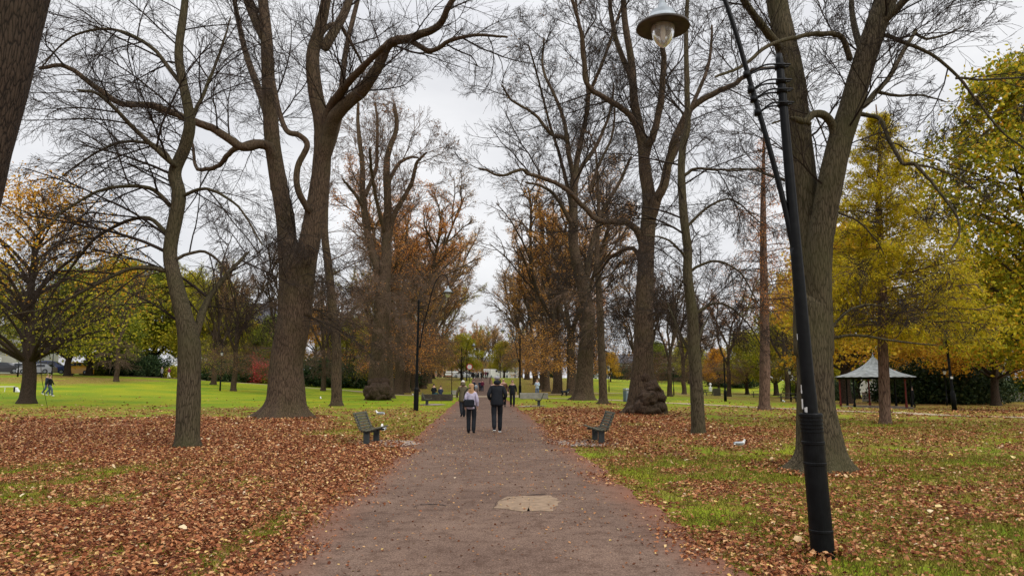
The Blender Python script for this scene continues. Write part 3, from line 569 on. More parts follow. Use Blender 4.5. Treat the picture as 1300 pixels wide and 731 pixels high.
# big fork, right foreground
hero('lime_tree', 'huge rough-barked tree right behind the leaning lamp, forking into two great stems', G1, (1040, 596), 13.4,
     [(1040, 560, 28, 0), (1036, 510, 23.5, 0), (1034, 455, 22.5, 0), (1033, 410, 22.5, 0), (1033, 385, 21, 0)],
     [([(1027, 450), (1025, 400), (1027, 350), (1027, 290), (1021, 230), (1014, 164), (1006, 95), (995, 44), (986, 0), (975, -70), (960, -160)], 18, 13, .6, .4),
      ([(1040, 450), (1039, 400), (1038, 360), (1040, 317), (1048, 263), (1063, 191), (1080, 137), (1096, 82), (1112, 33), (1125, 0), (1150, -60), (1175, -130)], 17.5, 12, -.6, .3),
      ([(1080, 75), (1068, 46), (1044, 41), (1016, 44), (973, 57), (940, 82), (905, 95)], 4, 1.5, -2), ([(1096, 70), (1086, 40), (1081, 5), (1084, -40)], 5, 3, 1),
      ([(1060, 180), (1057, 160), (1047, 147), (1033, 145), (1022, 154), (1008, 151)], 6.5, 3.5, -.8), ([(1028, 158), (1018, 153), (1000, 150), (982, 158)], 3, 1, -1),
      ([(1080, 140), (1097, 132), (1115, 115), (1131, 98), (1148, 66), (1165, 38)], 4.5, 2.4, 1), ([(1163, 42), (1175, 49), (1192, 46), (1208, 41), (1225, 30)], 2.2, 1, 1),
      ([(1115, 117), (1140, 122), (1170, 122), (1200, 130)], 2.5, .8, 0), ([(1082, 142), (1100, 147), (1115, 153), (1131, 186), (1145, 208), (1159, 208), (1181, 230), (1208, 263), (1219, 292), (1210, 315)], 3.2, 1, -1.5),
      ([(1148, 209), (1170, 211), (1208, 222), (1240, 242)], 1.8, .8, 0), ([(1106, 40), (1118, 46), (1148, 57), (1181, 71), (1214, 98), (1241, 131), (1279, 175), (1310, 200)], 3.2, 1, -1),
      ([(1214, 99), (1246, 101), (1300, 100), (1340, 110)], 1.8, 1, 0), ([(1050, 265), (1085, 280), (1110, 305), (1120, 322)], 1.6, .6, 0), ([(1058, 200), (1024, 100), (1070, 74)], 1.0, .6, -.5, .9),
      ([(1020, 235), (985, 225), (960, 215), (930, 214)], 2.6, 1, 1.5), ([(1045, 430), (1085, 425), (1130, 432), (1185, 436)], 2.2, .8, -.5), ([(1052, 420), (1075, 395), (1100, 385), (1130, 390)], 2, .7, .6),
      ([(1000, 70), (960, 20), (930, -20), (905, -60)], 6, 2.5, -1.5), ([(1110, 40), (1150, 0), (1200, -30), (1240, -70)], 5, 2.5, -2)],
     UP, (M['bark_moss'], M['twig']), (.5, .8, 2.4, None), flare=1.0, sides=56, seed=31, lob=.07, spn=(.95, 1))
# slim right tree
hero('slender_tree', 'slender straight bare tree on the right behind the near bench', G2, (887, 550), 22.4,
     [(885, 510, 9, 0), (883, 470, 8.5, 0), (880, 430, 8, 0), (879, 400, 7.5, 0), (873, 350, 6.5, 0), (873, 317, 6, 0), (868, 273, 5.8, 0), (865, 219, 5.2, 0), (867, 186, 5, 0), (873, 159, 4.4, 0), (872, 109, 3.8, 0), (871, 44, 3.2, 0), (873, -10, 2.8, 0), (876, -90, 1.8, 0)],
     [([(867, 225), (880, 214), (905, 214), (940, 216), (975, 214)], 2.4, 1, -1), ([(880, 452), (866, 430), (857, 408), (848, 385)], 2.2, .8, 1), ([(884, 440), (892, 415), (900, 400)], 2.2, .8, 1), ([(873, 330), (850, 305), (820, 300)], 2, .7, -1),
      ([(870, 290), (900, 262), (930, 255), (965, 285)], 2, .7, 1), ([(874, 345), (905, 330), (940, 345), (965, 385)], 2, .7, -1), ([(880, 400), (912, 385), (945, 405), (968, 440)], 2, .6, 1)],
     ARCH, (M['bark_moss'], M['twig']), (.5, 1.8, 3.8, None), flare=.5, sides=22, seed=41, spn=(.28, 1), rmin=.0045)
# big right tree with burr
burr_r = hero('lime_tree', 'large bare tree on the right with a knobbly burr bulging from its foot', G1, (815, 526), 35.7,
     [(815, 500, 17.5, 0), (816, 465, 14, 0), (817, 430, 13, 0), (817, 400, 12.5, 0), (819, 356, 11.5, 0), (821, 306, 11, 0), (824, 257, 9.5, 0), (819, 219, 8.5, 0), (816, 186, 7.5, 0), (811, 159, 6.5, .3), (805, 126, 6, .5), (802, 82, 5.2, .8), (794, 33, 4.6, 1), (791, -10, 4, 1.2), (786, -120, 2.5, 1.5)],
     [([(818, 215), (822, 190), (829, 172), (838, 131), (841, 82), (838, 55), (839, 0), (845, -80)], 5.5, 2.4, -2), ([(806, 115), (800, 95), (789, 71), (778, 33), (772, -5), (760, -80)], 4.6, 2.4, 3),
      ([(822, 300), (826, 278), (832, 258), (841, 238), (849, 202), (857, 175), (873, 142), (906, 120), (928, 109), (950, 92), (975, 88)], 7.5, 1.8, -3), ([(846, 215), (862, 180), (880, 130), (900, 80), (905, 30)], 4, 1.6, 3),
      ([(816, 310), (811, 292), (800, 281), (786, 279), (764, 276), (753, 263), (731, 241), (709, 227), (682, 219), (671, 213), (644, 222), (616, 213)], 5, 1.2, -3), ([(816, 195), (808, 159), (794, 142), (775, 129), (748, 112), (743, 82), (740, 44), (726, -5), (720, -50)], 4.5, 1.8, -2),
      ([(815, 330), (802, 315), (781, 325), (767, 340), (752, 352)], 3, 1.2, 3), ([(748, 245), (760, 210), (776, 170), (780, 130)], 2.2, 1.1, 0)],
     UP, (M['bark'], M['twig']), (.75, 1.8, 4.4, None), extra=[(4, 11, 28, 2.5, 6.0, DROOP)], flare=.75, seed=51, burr=1.3, spn=(.5, 1), rmin=.005)
hero('slender_tree', 'thin bare tree between the two large right-hand trees', G2, (766, 511), 52,
     [(765, 480, 5.5, 0), (763, 430, 5, 0), (761, 380, 4.5, 0), (758, 320, 3.6, 0), (760, 260, 2.6, 0), (757, 200, 1.5, 0)], [], ARCH, (M['bark'], M['twig_brown']), (.55, 2.2, 4.6, None), flare=.8, sides=16, seed=61, spn=(.3, 1), rmin=.008)
hero('lime_tree', 'broad bare tree on the right, further along than the burred one, with a flared foot', G1, (741, 504), 62,
     [(742, 480, 11.5, 0), (744, 440, 10, 0), (747, 400, 9, 0), (742, 372, 9, 0), (734, 340, 7.5, 0), (728, 310, 7, 0), (728, 262, 6, 0), (729, 225, 5.5, 0)],
     [([(729, 232), (735, 190), (741, 160), (745, 126), (739, 55), (731, 22), (728, -20)], 4, 1.4, 1, .1), ([(729, 235), (724, 200), (719, 178), (702, 172), (682, 148), (655, 131), (640, 110)], 3.6, 1.1, -2, .1),
      ([(729, 240), (739, 213), (759, 186), (775, 148), (780, 110)], 3.4, 1.3, 2, .1), ([(741, 375), (744, 340), (750, 306), (762, 268), (786, 230), (800, 200)], 4.6, 1.6, 3, .2), ([(722, 190), (712, 140), (690, 90), (690, 50)], 3, 1.2, 3, .1),
      ([(728, 290), (708, 250), (690, 235), (668, 230)], 3, 1.2, -3, .1), ([(728, 270), (716, 215), (700, 160), (672, 60)], 3, 1.2, 4, .1), ([(744, 130), (765, 80), (780, 30), (790, 0)], 2.6, 1.1, 2, .1)],
     UP, (M['bark'], M['twig']), (.85, 2.2, 5.0, None), extra=[(5, 13, 34, 3, 7, DROOP)], flare=.75, sides=26, seed=71, spn=(.7, 1), rmin=.009, leaves=(M['brownleaf'], 1500, .10))
def burr_mesh(root, Y, spots, seed):
    m = MB(); o = np.array(root.location); rg = np.random.default_rng(seed)
    for px, py, r_, dy in spots:
        c = np.array(at(px, py, Y + dy)) - o; k0 = len(m.V); m.ball((0, 0, 0), 1.0, 26, 18); V = m.V[k0]; nn_ = V / np.linalg.norm(V, axis=1, keepdims=True)
        f = 1 + .8 * (fbm(nn_[:, 0] * 2.4 + seed + px, nn_[:, 2] * 2.4 + nn_[:, 1] * 1.7 + 7, 4) - .5); m.V[k0] = c + nn_ * f[:, None] * r_ * np.array([1, 1, .85])
    m.build('burr', M['bark_burr'], root, True)
M['bark_burr'] = bark_mat('bark_burred', (.04, .027, .018), (.13, .085, .058), (.06, .055, .03), .3, 1.8)
burr_mesh(burr_r, 35.7, [(826, 492, .46, -.35), (832, 503, .48, -.25), (822, 506, .5, -.6), (834, 516, .42, -.3), (815, 517, .45, -.65), (826, 520, .45, -.55), (803, 521, .34, -.5), (818, 480, .3, -.35)], 4)
burr_mesh(burr_l, 62, [(469, 497, .6, -.6), (476, 496, .75, -.9), (485, 495, .75, -.8), (491, 499, .6, -.5), (471, 501, .55, -.8), (481, 502, .6, -1.0), (478, 486, .7, -.3), (486, 487, .6, -.3)], 9)
# foreground trunk leaning in from outside the frame on the left
hero('lime_tree', 'dark thick trunk leaning in across the top left corner', G1, (-135, 655), 8.6,
     [(-118, 560, 52, 0), (-95, 450, 47, 0), (-70, 330, 45, 0), (-42, 220, 45, 0), (-12, 110, 44, 0), (12, 20, 43, 0), (30, -50, 42, 0), (60, -180, 36, 0), (80, -320, 28, 0)],
     [([(40, -60), (80, -110), (130, -130), (190, -120)], 12, 5, 1.5), ([(-50, 230), (-100, 160), (-180, 90)], 14, 6, -1), ([(60, -180), (130, -230), (220, -250)], 10, 4, 2)],
     ARCH, (M['bark_dark'], M['twig']), (.8, 1.4, 3.0, None), flare=.5, sides=44, seed=81, lob=.08, spn=(.62, 1))
# reddish conifer-like trunk
def tiers(P, root, z0, z1, Lb, mat_n, mat_b, cnt, needles, nsz, droop, seed, off, asp=.3, spreadz=.16):
    rnd.seed(seed); out = []
    for k in range(cnt):
        t = (k + rnd.random()) / cnt; z = z0 + (z1 - z0) * t; an = k * 2.4 + rnd.uniform(-.5, .5); ll = Lb * (1 - t) ** .9 * rnd.uniform(.65, 1.15) + .25
        i = int(np.argmin(np.abs(P[:, 2] - z))); q = (P[i, 0], P[i, 1], z); out_n = len(out)
        sp = [(9, .05, droop, max(4, int(ll * 5)), .7, 1.3, .30, .12, .45), (5, .09, -.10, 4, .4, .9, .4, .1, .6), (3, .1, -.14, 0, 0, 0, 0, 0, 0)]
        grow(out, q, nrm((math.cos(an), math.sin(an), .10 + .5 * t)), ll, .010 + .008 * ll, 0, sp, .004)
    m = tubes([(np.array(p) - off, r) for p, r, l in out]); m.build('branches', mat_b, root)
    pts = np.array([p for q in out if q[2] >= 1 for p in q[0]]) - off; c = pts[nr.integers(0, len(pts), needles)] + nr.normal(0, 1, (needles, 3)) * np.array([.10, .10, spreadz * .5]) - np.array([0, 0, spreadz * .6])
    a = nr.random(needles) * 6.28; s = nsz * nr.uniform(.6, 1.5, needles); dz = nr.uniform(-1.2, .1, needles); L = np.stack([np.cos(a), np.sin(a), dz], -1) * s[:, None] * .5; W = np.stack([-np.sin(a), np.cos(a), nr.normal(0, .5, needles)], -1) * (s * asp * .5)[:, None]
    V = np.stack([c - L, c + W, c + L, c - W], 1).reshape(-1, 3); mesh('foliage', V, [np.arange(len(V)).reshape(-1, 4)], mat_n, root, False)
def conifer(name, label, base, Y, trunk, zs, Lb, mn, mb_, cnt, needles, nsz, droop, seed, bark):
    sc = Y / F; bx = at(base[0], base[1], Y); zb = gzf(bx[0], Y); root = thing(name, label, 'tree', (bx[0], Y, zb)); off = np.array([bx[0], Y, zb])
    tp = [(bx[0], Y, zb - .2)] + [at(q[0], q[1], Y) for q in trunk]; T = cat(np.hstack([np.array(tp), np.array([trunk[0][2]] + [q[2] for q in trunk])[:, None] * sc]), 8)
    V, Qd = bark_tube(T[:, :3], T[:, 3], 18, seed, .45, .05, .05); m = MB(); m.add(V - off, [Qd]); m.build('trunk', bark, root, True)
    tiers(T[:, :3], root, zs[0], min(zs[1], T[-1, 2]), Lb, mn, mb_, cnt, needles, nsz, droop, seed, off); return root
conifer('larch_tree', 'golden yellow-green conifer with feathery drooping sprays beside the bandstand', (1124, 538), 27.5, [(1123, 500, 6.5), (1121, 440, 6), (1120, 377, 5.5), (1117, 306, 4.6), (1115, 246, 3.4), (1117, 186, 2), (1112, 133, .7)], (3.4, 12.2), 3.7, M['gold'], M['twig_brown'], 130, 90000, .10, -.03, 91, M['bark_red'])
conifer('larch_tree', 'nearly bare conifer with a straight reddish trunk and rusty needles left of the forked tree', (970, 521), 41, [(971, 480, 6.5), (971, 430, 6), (970, 370, 5.2), (969, 300, 4.2), (969, 240, 3), (970, 165, 1)], (5.5, 16), 3.6, M['rust'], M['twig_brown'], 80, 9000, .09, -.035, 92, M['bark_red'])

# ---- archetypes used for the many further trees
def bare_arch(seed, H, spread, leafm=None, nleaf=0, lsz=.14, r0=.5, fork=.3, twig='twig_brown', low=40):
    rnd.seed(seed); out = []; T = [(0, 0, -.4)]; x = y = 0; zt = H * fork
    for i in range(6): x += rnd.gauss(0, .08); y += rnd.gauss(0, .08); T.append((x, y, zt * (i + 1) / 6))
    A = cat(np.hstack([np.array(T), np.linspace(r0, r0 * .72, 7)[:, None]]), 4); m = MB(); V, Qd = bark_tube(A[:, :3], A[:, 3], 16, seed, .9, .1, .06); m.add(V, [Qd])
    SP = [(9, .12, .07, 9, .35, .8, .42, .22, .5), (6, .16, .05, 7, .4, .9, .45, .15, .5), (5, .17, .03, 6, .4, .9, .45, .15, .55), (3, .2, 0, 4, .4, .9, .6, .2, .7), (2, .2, 0, 0, 0, 0, 0, 0, 0)]
    n = rnd.choice((4, 5))
    for k in range(n):
        an = k * 6.28 / n + rnd.uniform(-.4, .4); s = rnd.uniform(.15, .5) * spread
        grow(out, tuple(A[-1 - rnd.randrange(5), :3]), nrm((math.cos(an) * s, math.sin(an) * s, 1)), H * (1 - fork) * rnd.uniform(.78, 1.02), r0 * .5, 0, SP, .012)
    dr = [(7, .10, -.09, 7, .4, 1.0, .42, .15, .45), (5, .14, -.08, 5, .4, 1., .5, .1, .5), (3, .16, -.05, 0, 0, 0, 0, 0, 0)]
    for k in range(low):
        z = rnd.uniform(3, zt * 1.1); an = rnd.random() * 6.28; grow(out, (0, 0, z), nrm((math.cos(an), math.sin(an), rnd.uniform(0, .5))), rnd.uniform(3, 6.5), .03, 0, dr, .012)
    big = [(p, r) for p, r, l in out if r[0] > .07]; small = [(p, r) for p, r, l in out if r[0] <= .07]
    v = tubes(big); m.add(np.vstack(v.V), [np.vstack(q) for q in v.Q.values()])
    root = thing('bare_tree', 'x', 'tree', (0, -300, 0)); m.build('trunk', M['bark'], root, True); tubes(small).build('branches', M[twig], root)
    if leafm:
        pts = np.array([p for q in out if len(q[0]) <= 6 for p in q[0]]); c = pts[nr.integers(0, len(pts), nleaf)] + nr.normal(0, .2, (nleaf, 3)); quad_leaves('foliage', c, lsz, leafm, root)
    return root
def quad_leaves(name, c, s, mat, parent, asp=.75):
    n = len(c); s = s * nr.uniform(.6, 1.4, n)[:, None]; a = nr.normal(0, 1, (n, 3)); a /= np.linalg.norm(a, axis=1, keepdims=True); b_ = nr.normal(0, 1, (n, 3)); b_ -= a * (a * b_).sum(1, keepdims=True); b_ /= np.linalg.norm(b_, axis=1, keepdims=True)
    k = np.cross(a, b_) * s * .12
    V = np.stack([c - a * s * .5, c + b_ * s * asp * .5 + k, c + a * s * .5, c - b_ * s * asp * .5 + k], 1).reshape(-1, 3)
    return mesh(name, V, [np.arange(len(V)).reshape(-1, 4)], mat, parent, False)
def leafy_arch(name, seed, H, W, leafm, nleaf, lsz, r0=.3, zb=.25, bark='bark_dark', clumps=26, leaf2=None):
    """trunk, real limbs to each clump, uneven clumps of leaves with gaps"""
    rnd.seed(seed); root = thing(name, 'x', 'tree', (0, -300, 0)); m = MB(); zc = H * zb
    A = cat([(0, 0, -.4, r0), (.05, .03, zc * .5, r0 * .85), (rnd.uniform(-.2, .2), rnd.uniform(-.2, .2), zc, r0 * .75), (rnd.uniform(-.4, .4), rnd.uniform(-.4, .4), H * .6, r0 * .4), (rnd.uniform(-.5, .5), rnd.uniform(-.5, .5), H * .92, r0 * .1)], 6)
    V, Qd = bark_tube(A[:, :3], A[:, 3], 14, seed, 1.0, .08, .06); m.add(V, [Qd]); cl = []; br = []
    for k in range(clumps):
        t = (k + .5) / clumps; z = zc + (H - zc) * (t ** .9); prof = math.sin(math.pi * min(1, (.18 + .82 * t)) ** .8) ** .7 if t < .98 else .2
        rr = W * .5 * prof * rnd.uniform(.45, 1.0); an = k * 2.4 + rnd.uniform(-.5, .5); q = (rr * math.cos(an), rr * math.sin(an), z); cl.append((q, W * rnd.uniform(.10, .19)))
        zz = max(zc * .7, z - rr * .6 - .5); i = int(np.argmin(np.abs(A[:, 2] - zz))); p0 = A[i, :3]; mid = [(p0[j] + q[j]) / 2 + rnd.gauss(0, .2) for j in range(3)]; mid[2] += .2 * rr * .5
        B = cat([tuple(p0), tuple(mid), q], 4); br.append((B, np.linspace(min(r0 * .35, .02 + rr * .025), .02, len(B))))
        for _ in range(3):
            e = [q[j] + rnd.gauss(0, cl[-1][1] * .6) for j in range(3)]; br.append((cat([tuple(mid), tuple((mid[j] + e[j]) / 2 + rnd.gauss(0, .1) for j in range(3)), tuple(e)], 3), np.linspace(.03, .012, 7)))
    v = tubes(br); m.add(np.vstack(v.V), [np.vstack(q) for q in v.Q.values()]); m.build('trunk', M[bark], root, True)
    w = np.array([c[1] ** 2.2 for c in cl]); w /= w.sum(); idx = nr.choice(len(cl), nleaf, p=w); ctr = np.array([c[0] for c in cl])[idx]; rad = np.array([c[1] for c in cl])[idx]
    d = nr.normal(0, 1, (nleaf, 3)); d /= np.linalg.norm(d, axis=1, keepdims=True); P = ctr + d * (rad * nr.random(nleaf) ** .45)[:, None] * np.array([1.15, 1.15, .7]) * (1 + .5 * (nr.random(nleaf)[:, None] - .5))
    # sub-clumping
    P += (fbm(P[:, 0] * 1.7 + 9, P[:, 2] * 1.7, 2)[:, None] - .5) * np.array([.8, .8, .5]); sel = fbm(P[:, 0] * 1.3 + P[:, 1], P[:, 2] * 1.6 + P[:, 1] * .7, 3) > .36; P = P[sel]
    if leaf2:
        hh = (P[:, 2] / H + nr.normal(0, .1, len(P))) > leaf2[1]; quad_leaves('foliage', P[~hh], lsz, leafm, root); quad_leaves('foliage', P[hh], lsz, leaf2[0], root)
    else: quad_leaves('foliage', P, lsz, leafm, root)
    return root
def shrub_arch(name, seed, H, W, leafm, nleaf, lsz, cat_='shrub'):
    rnd.seed(seed); root = thing(name, 'x', cat_, (0, -300, 0)); br = []; cl = []
    for k in range(12):
        an = k * 2.4; rr = W * .5 * math.sqrt((k + .5) / 12) * .85; z = H * (.45 + .4 * rnd.random()) * (1 - .35 * (rr / (W * .5)) ** 2); e = (rr * math.cos(an), rr * math.sin(an), z); cl.append((e, H * rnd.uniform(.28, .42)))
        br.append((cat([(0, 0, -.1), (e[0] * .4, e[1] * .4, z * .5), e], 4), np.linspace(.04, .012, 9)))
        cl.append(((rr * 1.05 * math.cos(an + .3), rr * 1.05 * math.sin(an + .3), H * .22), H * .26))
    tubes(br).build('stem', M['bark_dark'], root)
    idx = nr.integers(0, len(cl), nleaf); ctr = np.array([c[0] for c in cl])[idx]; rad = np.array([c[1] for c in cl])[idx]; d = nr.normal(0, 1, (nleaf, 3)); d /= np.linalg.norm(d, axis=1, keepdims=True)
    P = ctr + d * (rad * nr.random(nleaf) ** .4)[:, None] * (1 + .25 * nr.normal(0, 1, (nleaf, 1))); P = P[P[:, 2] > .02]; quad_leaves('foliage', P, lsz, leafm, root); return root
used = set()
def _unused(): pass
def place(src, px, Y, s=1, label='', group=None, rz=None, X=None, name=None, sx=1):
    x = at(px, 483, Y)[0] if X is None else X; rz = rnd.random() * 6.28 if rz is None else rz
    z = gzf(x, Y) - .02
    if src.name not in used:
        used.add(src.name); r = src; r.location = (x, Y, z); r.rotation_euler = (0, 0, rz); r.scale = (s * sx, s * sx, s); r['label'] = label
        if group: r['group'] = group
    else:
        r = dup(src, (x, Y, z), rz, s, label, group); r.scale = (s * sx, s * sx, s)
    if name: r.name = name
    return r
BA = [bare_arch(101, 27, 1.2), bare_arch(102, 25, 1.3, M['rust'], 24000, .13), bare_arch(103, 26, 1.1, M['brownleaf'], 15000, .12), bare_arch(104, 24, 1.2, M['yellowgreen'], 14000, .16)]
rnd.seed(500)
ordw = ['third', 'fourth', 'fifth', 'sixth', 'seventh', 'eighth', 'ninth', 'tenth']
look = ['bare grey-brown', 'rusty orange-leaved', 'brown-twigged', 'yellow-tinged']
for i, (Y, k, s) in enumerate([(86, 1, 1.0), (97, 2, 1.04), (110, 1, 1.0), (124, 2, 1.0), (140, 1, .98), (158, 3, .95), (178, 2, .9)]):
    place(BA[k], 0, Y, s, f'{look[k]} tree, {ordw[i]} large one along the left side of the path', G1, X=pc(Y) - 10.4 + rnd.uniform(-.5, .5), sx=1.18)
for i, (Y, k, s) in enumerate([(84, 1, .98), (95, 0, 1.08), (108, 1, .98), (122, 2, 1.04), (138, 1, .96), (156, 0, .95), (178, 2, .9)]):
    place(BA[k], 0, Y, s, f'{look[k]} tree, {ordw[i]} large one along the right side of the path', G1, X=pc(Y) + 9.9 + rnd.uniform(-.5, .5), sx=1.18)
for i, (X, Y, k, s) in enumerate([(-24, 74, 0, .62), (-18, 96, 3, .7), (-30, 118, 2, .7), (-22, 132, 1, .8)]):
    place(BA[k], 0, Y, s, ['small bare spreading tree on the lawn beyond the burred left tree', 'greenish sparse tree behind the burred left tree', 'brown sparse tree deep behind the massive twin-stemmed tree', 'orange tree glimpsed between the two big left trees'][i], 'sparse trees on the lawn behind the avenue', X=X)
for i, (X, Y, k, s) in enumerate([(16, 84, 2, .62), (20, 118, 0, .72), (34, 132, 2, .6), (14, 140, 1, .8)]):
    place(BA[k], 0, Y, s, ['brown sparse tree behind the burred right tree', 'bare tree far back between the burred tree and the slender tree', 'small brown tree by the far houses on the right', 'rust-coloured tree behind the right avenue row'][i], 'sparse trees on the lawn behind the avenue', X=X)
# leafy trees
LT = {'orange': leafy_arch('leafy_tree', 201, 14.5, 15, M['yellowgreen'], 16000, .17, .47, .26, clumps=54, leaf2=(M['orange'], .55)),
      'yg': leafy_arch('leafy_tree', 202, 15, 13, M['yellowgreen'], 36000, .26, .5, .22, clumps=40), 'green': leafy_arch('leafy_tree', 203, 14, 12, M['green'], 36000, .26, .45, .22, clumps=38),
      'gold': leafy_arch('leafy_tree', 204, 12, 10, M['orange'], 32000, .20, .35, .25, clumps=30), 'dark': leafy_arch('evergreen_tree', 205, 13, 8, M['darkgreen'], 26000, .26, .3, .08, clumps=40)}
place(LT['orange'], 36, 48, 1.0, 'dark-trunked tree at the far left with orange and yellow-green leaves', rz=1)
edge = leafy_arch('leafy_tree', 210, 25, 19, M['edge'], 90000, .26, .5, .16, 'bark', clumps=90); place(edge, 1345, 47, .93, 'tall dense yellow and green tree filling the right edge', rz=2)
place(LT['dark'] if 'dark' in LT else 0, 306, 132, .62, 'dark evergreen behind the red maple', name='evergreen_tree')
place(LT['gold'], 1262, 66, 1.1, 'orange-leaved tree with a stout trunk near the right edge', rz=.4)
place(LT['gold'], 1074, 72, 1.5, 'golden tree glimpsed between the forked trunk and the yellow conifer', rz=2.2)
GB = 'leafy trees beyond the left lawn'; GR = 'leafy trees beyond the right lawn'
for i, (px, Y, k, s) in enumerate([(-30, 100, 'yg', 1.0), (85, 92, 'green', .95), (112, 100, 'green', 1.0), (150, 116, 'yg', 1.2), (195, 120, 'green', 1.2), (232, 118, 'yg', 1.1), (275, 122, 'yg', 1.05), (318, 128, 'gold', .8), (345, 124, 'green', .75), (400, 130, 'gold', 1.1), (440, 122, 'yg', .75), (468, 134, 'yg', .8), (515, 150, 'green', .8)]):
    place(LT[k], px, Y, s, ['yellow-green tree beyond the parked cars at the left edge', 'wide-trunked green tree beside the blue car', 'green tree over the yellow van', 'yellow-green tree right of the yellow van', 'tall green tree behind the dark shrubs on the left', 'yellow-green tree just left of the slender mossy trunk', 'low yellow-green tree just right of the slender mossy trunk', 'orange tree by the red maple', 'green tree behind the massive twin-stemmed trunk', 'orange tree between the massive trunk and the thin straight one', 'bright yellow-green tree behind the thin straight left trunk', 'yellow-green tree behind the burred left trunk', 'green tree seen past the tall black lamp on the left'][i], GB)
for i, (px, Y, k, s) in enumerate([(775, 150, 'gold', .5), (835, 165, 'green', .6), (875, 150, 'yg', .6), (912, 130, 'gold', .62), (948, 118, 'yg', .65), (985, 110, 'yg', .8), (1012, 95, 'yg', .75), (1052, 92, 'yg', .6), (1088, 92, 'green', .8), (1150, 90, 'yg', .6), (1190, 92, 'green', .7), (1225, 84, 'gold', .9), (1310, 80, 'yg', 1.0), (1166, 80, 'gold', .6)]):
    place(LT[k], px, Y, s, ['small yellow tree far across the lawn between the right trunks', 'small green tree beside the pale house', 'yellow-green tree behind the right slender trunk', 'small golden tree over the picnic tables', 'yellow-green tree left of the reddish conifer trunk', 'yellow-green tree right of the reddish conifer trunk', 'yellow-green tree left of the forked trunk', 'yellow-green tree behind the forked trunk', 'green tree above the bandstand roof', 'yellow-green tree right of the bandstand', 'green tree behind the leaning black post', 'orange tree behind the stout-trunked orange tree', 'yellow-green tree behind the right edge tree', 'low golden tree behind the bandstand posts'][i], GR)
SH = {'d': shrub_arch('shrub', 301, 3.2, 6, M['darkgreen'], 9000, .2), 'g': shrub_arch('shrub', 302, 2.6, 5, M['green'], 8000, .2), 'y': shrub_arch('shrub', 303, 2.2, 4.5, M['yellowgreen'], 7000, .18), 'r': shrub_arch('red_maple', 304, 4.5, 4.5, M['red'], 6000, .22)}
for i, (px, Y, k, s) in enumerate([(128, 106, 'g', 1.1), (148, 108, 'd', 1.2), (170, 110, 'd', 1.0), (190, 112, 'd', 1.1), (226, 112, 'y', .9), (252, 113, 'd', .9), (262, 116, 'g', 1.2), (290, 110, 'd', 1.3), (310, 112, 'g', .8), (345, 113, 'g', 1.1), (372, 115, 'y', .9), (400, 114, 'd', 1.55), (418, 116, 'y', .8), (440, 117, 'y', .9), (458, 118, 'd', 1.5), (512, 124, 'd', 1.2)]):
    place(SH[k], px, Y, s, ['grey-green bushy shrub at the left end of the hedge line', 'dark rounded shrub beneath the leafy trees', 'dark low shrub left of the distant walkers', 'dark shrub beside the distant walkers', 'yellowish shrub right of the distant walkers', 'dark shrub hidden behind the slender mossy trunk', 'green shrub right of the slender mossy trunk', 'dark bush right of the lantern post', 'green low bush beneath the red maple', 'green bush left of the massive trunk', 'yellow-green bush just right of the massive trunk', 'large dark round evergreen bush right of the massive trunk', 'yellowish bush left of the thin straight trunk', 'yellow-green low bush right of the thin straight trunk', 'large dark bush left of the burred trunk', 'dark bush beyond the tall left lamp'][i], 'shrubs along the far edge of the left lawn')
place(SH['r'], 327, 112, .95, 'crimson maple shrub left of the massive trunk')
for i, (px, Y, k, s) in enumerate([(700, 172, 'd', 1.0), (748, 172, 'd', .9), (790, 172, 'd', 1.1), (840, 168, 'd', 1.0), (868, 160, 'd', 1.2), (920, 142, 'd', 1.2), (940, 138, 'd', 1.3), (1015, 110, 'g', 1.0), (1060, 84, 'd', .8), (1155, 74, 'd', 1.2), (1185, 72, 'd', 1.35), (1215, 72, 'd', 1.45), (1238, 76, 'd', 1.1), (1282, 80, 'd', 1.0), (1318, 78, 'g', 1.1)]):
    place(SH[k], px, Y, s, ['dark hedge clump beyond the light blue walker', 'dark hedge clump behind the flared right trunk', 'dark hedge clump left of the burred trunk', 'dark hedge clump right of the burred trunk', 'dark round bush by the pale house', 'dark bush behind the picnic tables', 'dark bush between picnic tables and conifer', 'green bush left of the forked tree', 'dark bush seen through the bandstand', 'dark shrub right of the bandstand', 'dark spreading shrub behind the leaning black post', 'largest dark shrub, right of the leaning post', 'dark shrub left of the stout-trunked orange tree', 'dark shrub right of the stout-trunked orange tree', 'green shrub at the right edge'][i], 'shrubs along the far edge of the right lawn')
place(LT['yg'], 586, 155, .62, 'bright yellow-green tree closing the left side of the avenue end')
place(LT['yg'], 640, 185, .6, 'pale yellow-green tree closing the right side of the avenue end')
for px, Y in ((596, 205), (605, 215), (613, 200), (622, 220), (630, 208)): place(BA[rnd.choice((1, 3, 2))], px, Y, rnd.uniform(.5, .66), 'distant bare or thinly leaved tree in the belt closing the view', 'distant trees closing the view')
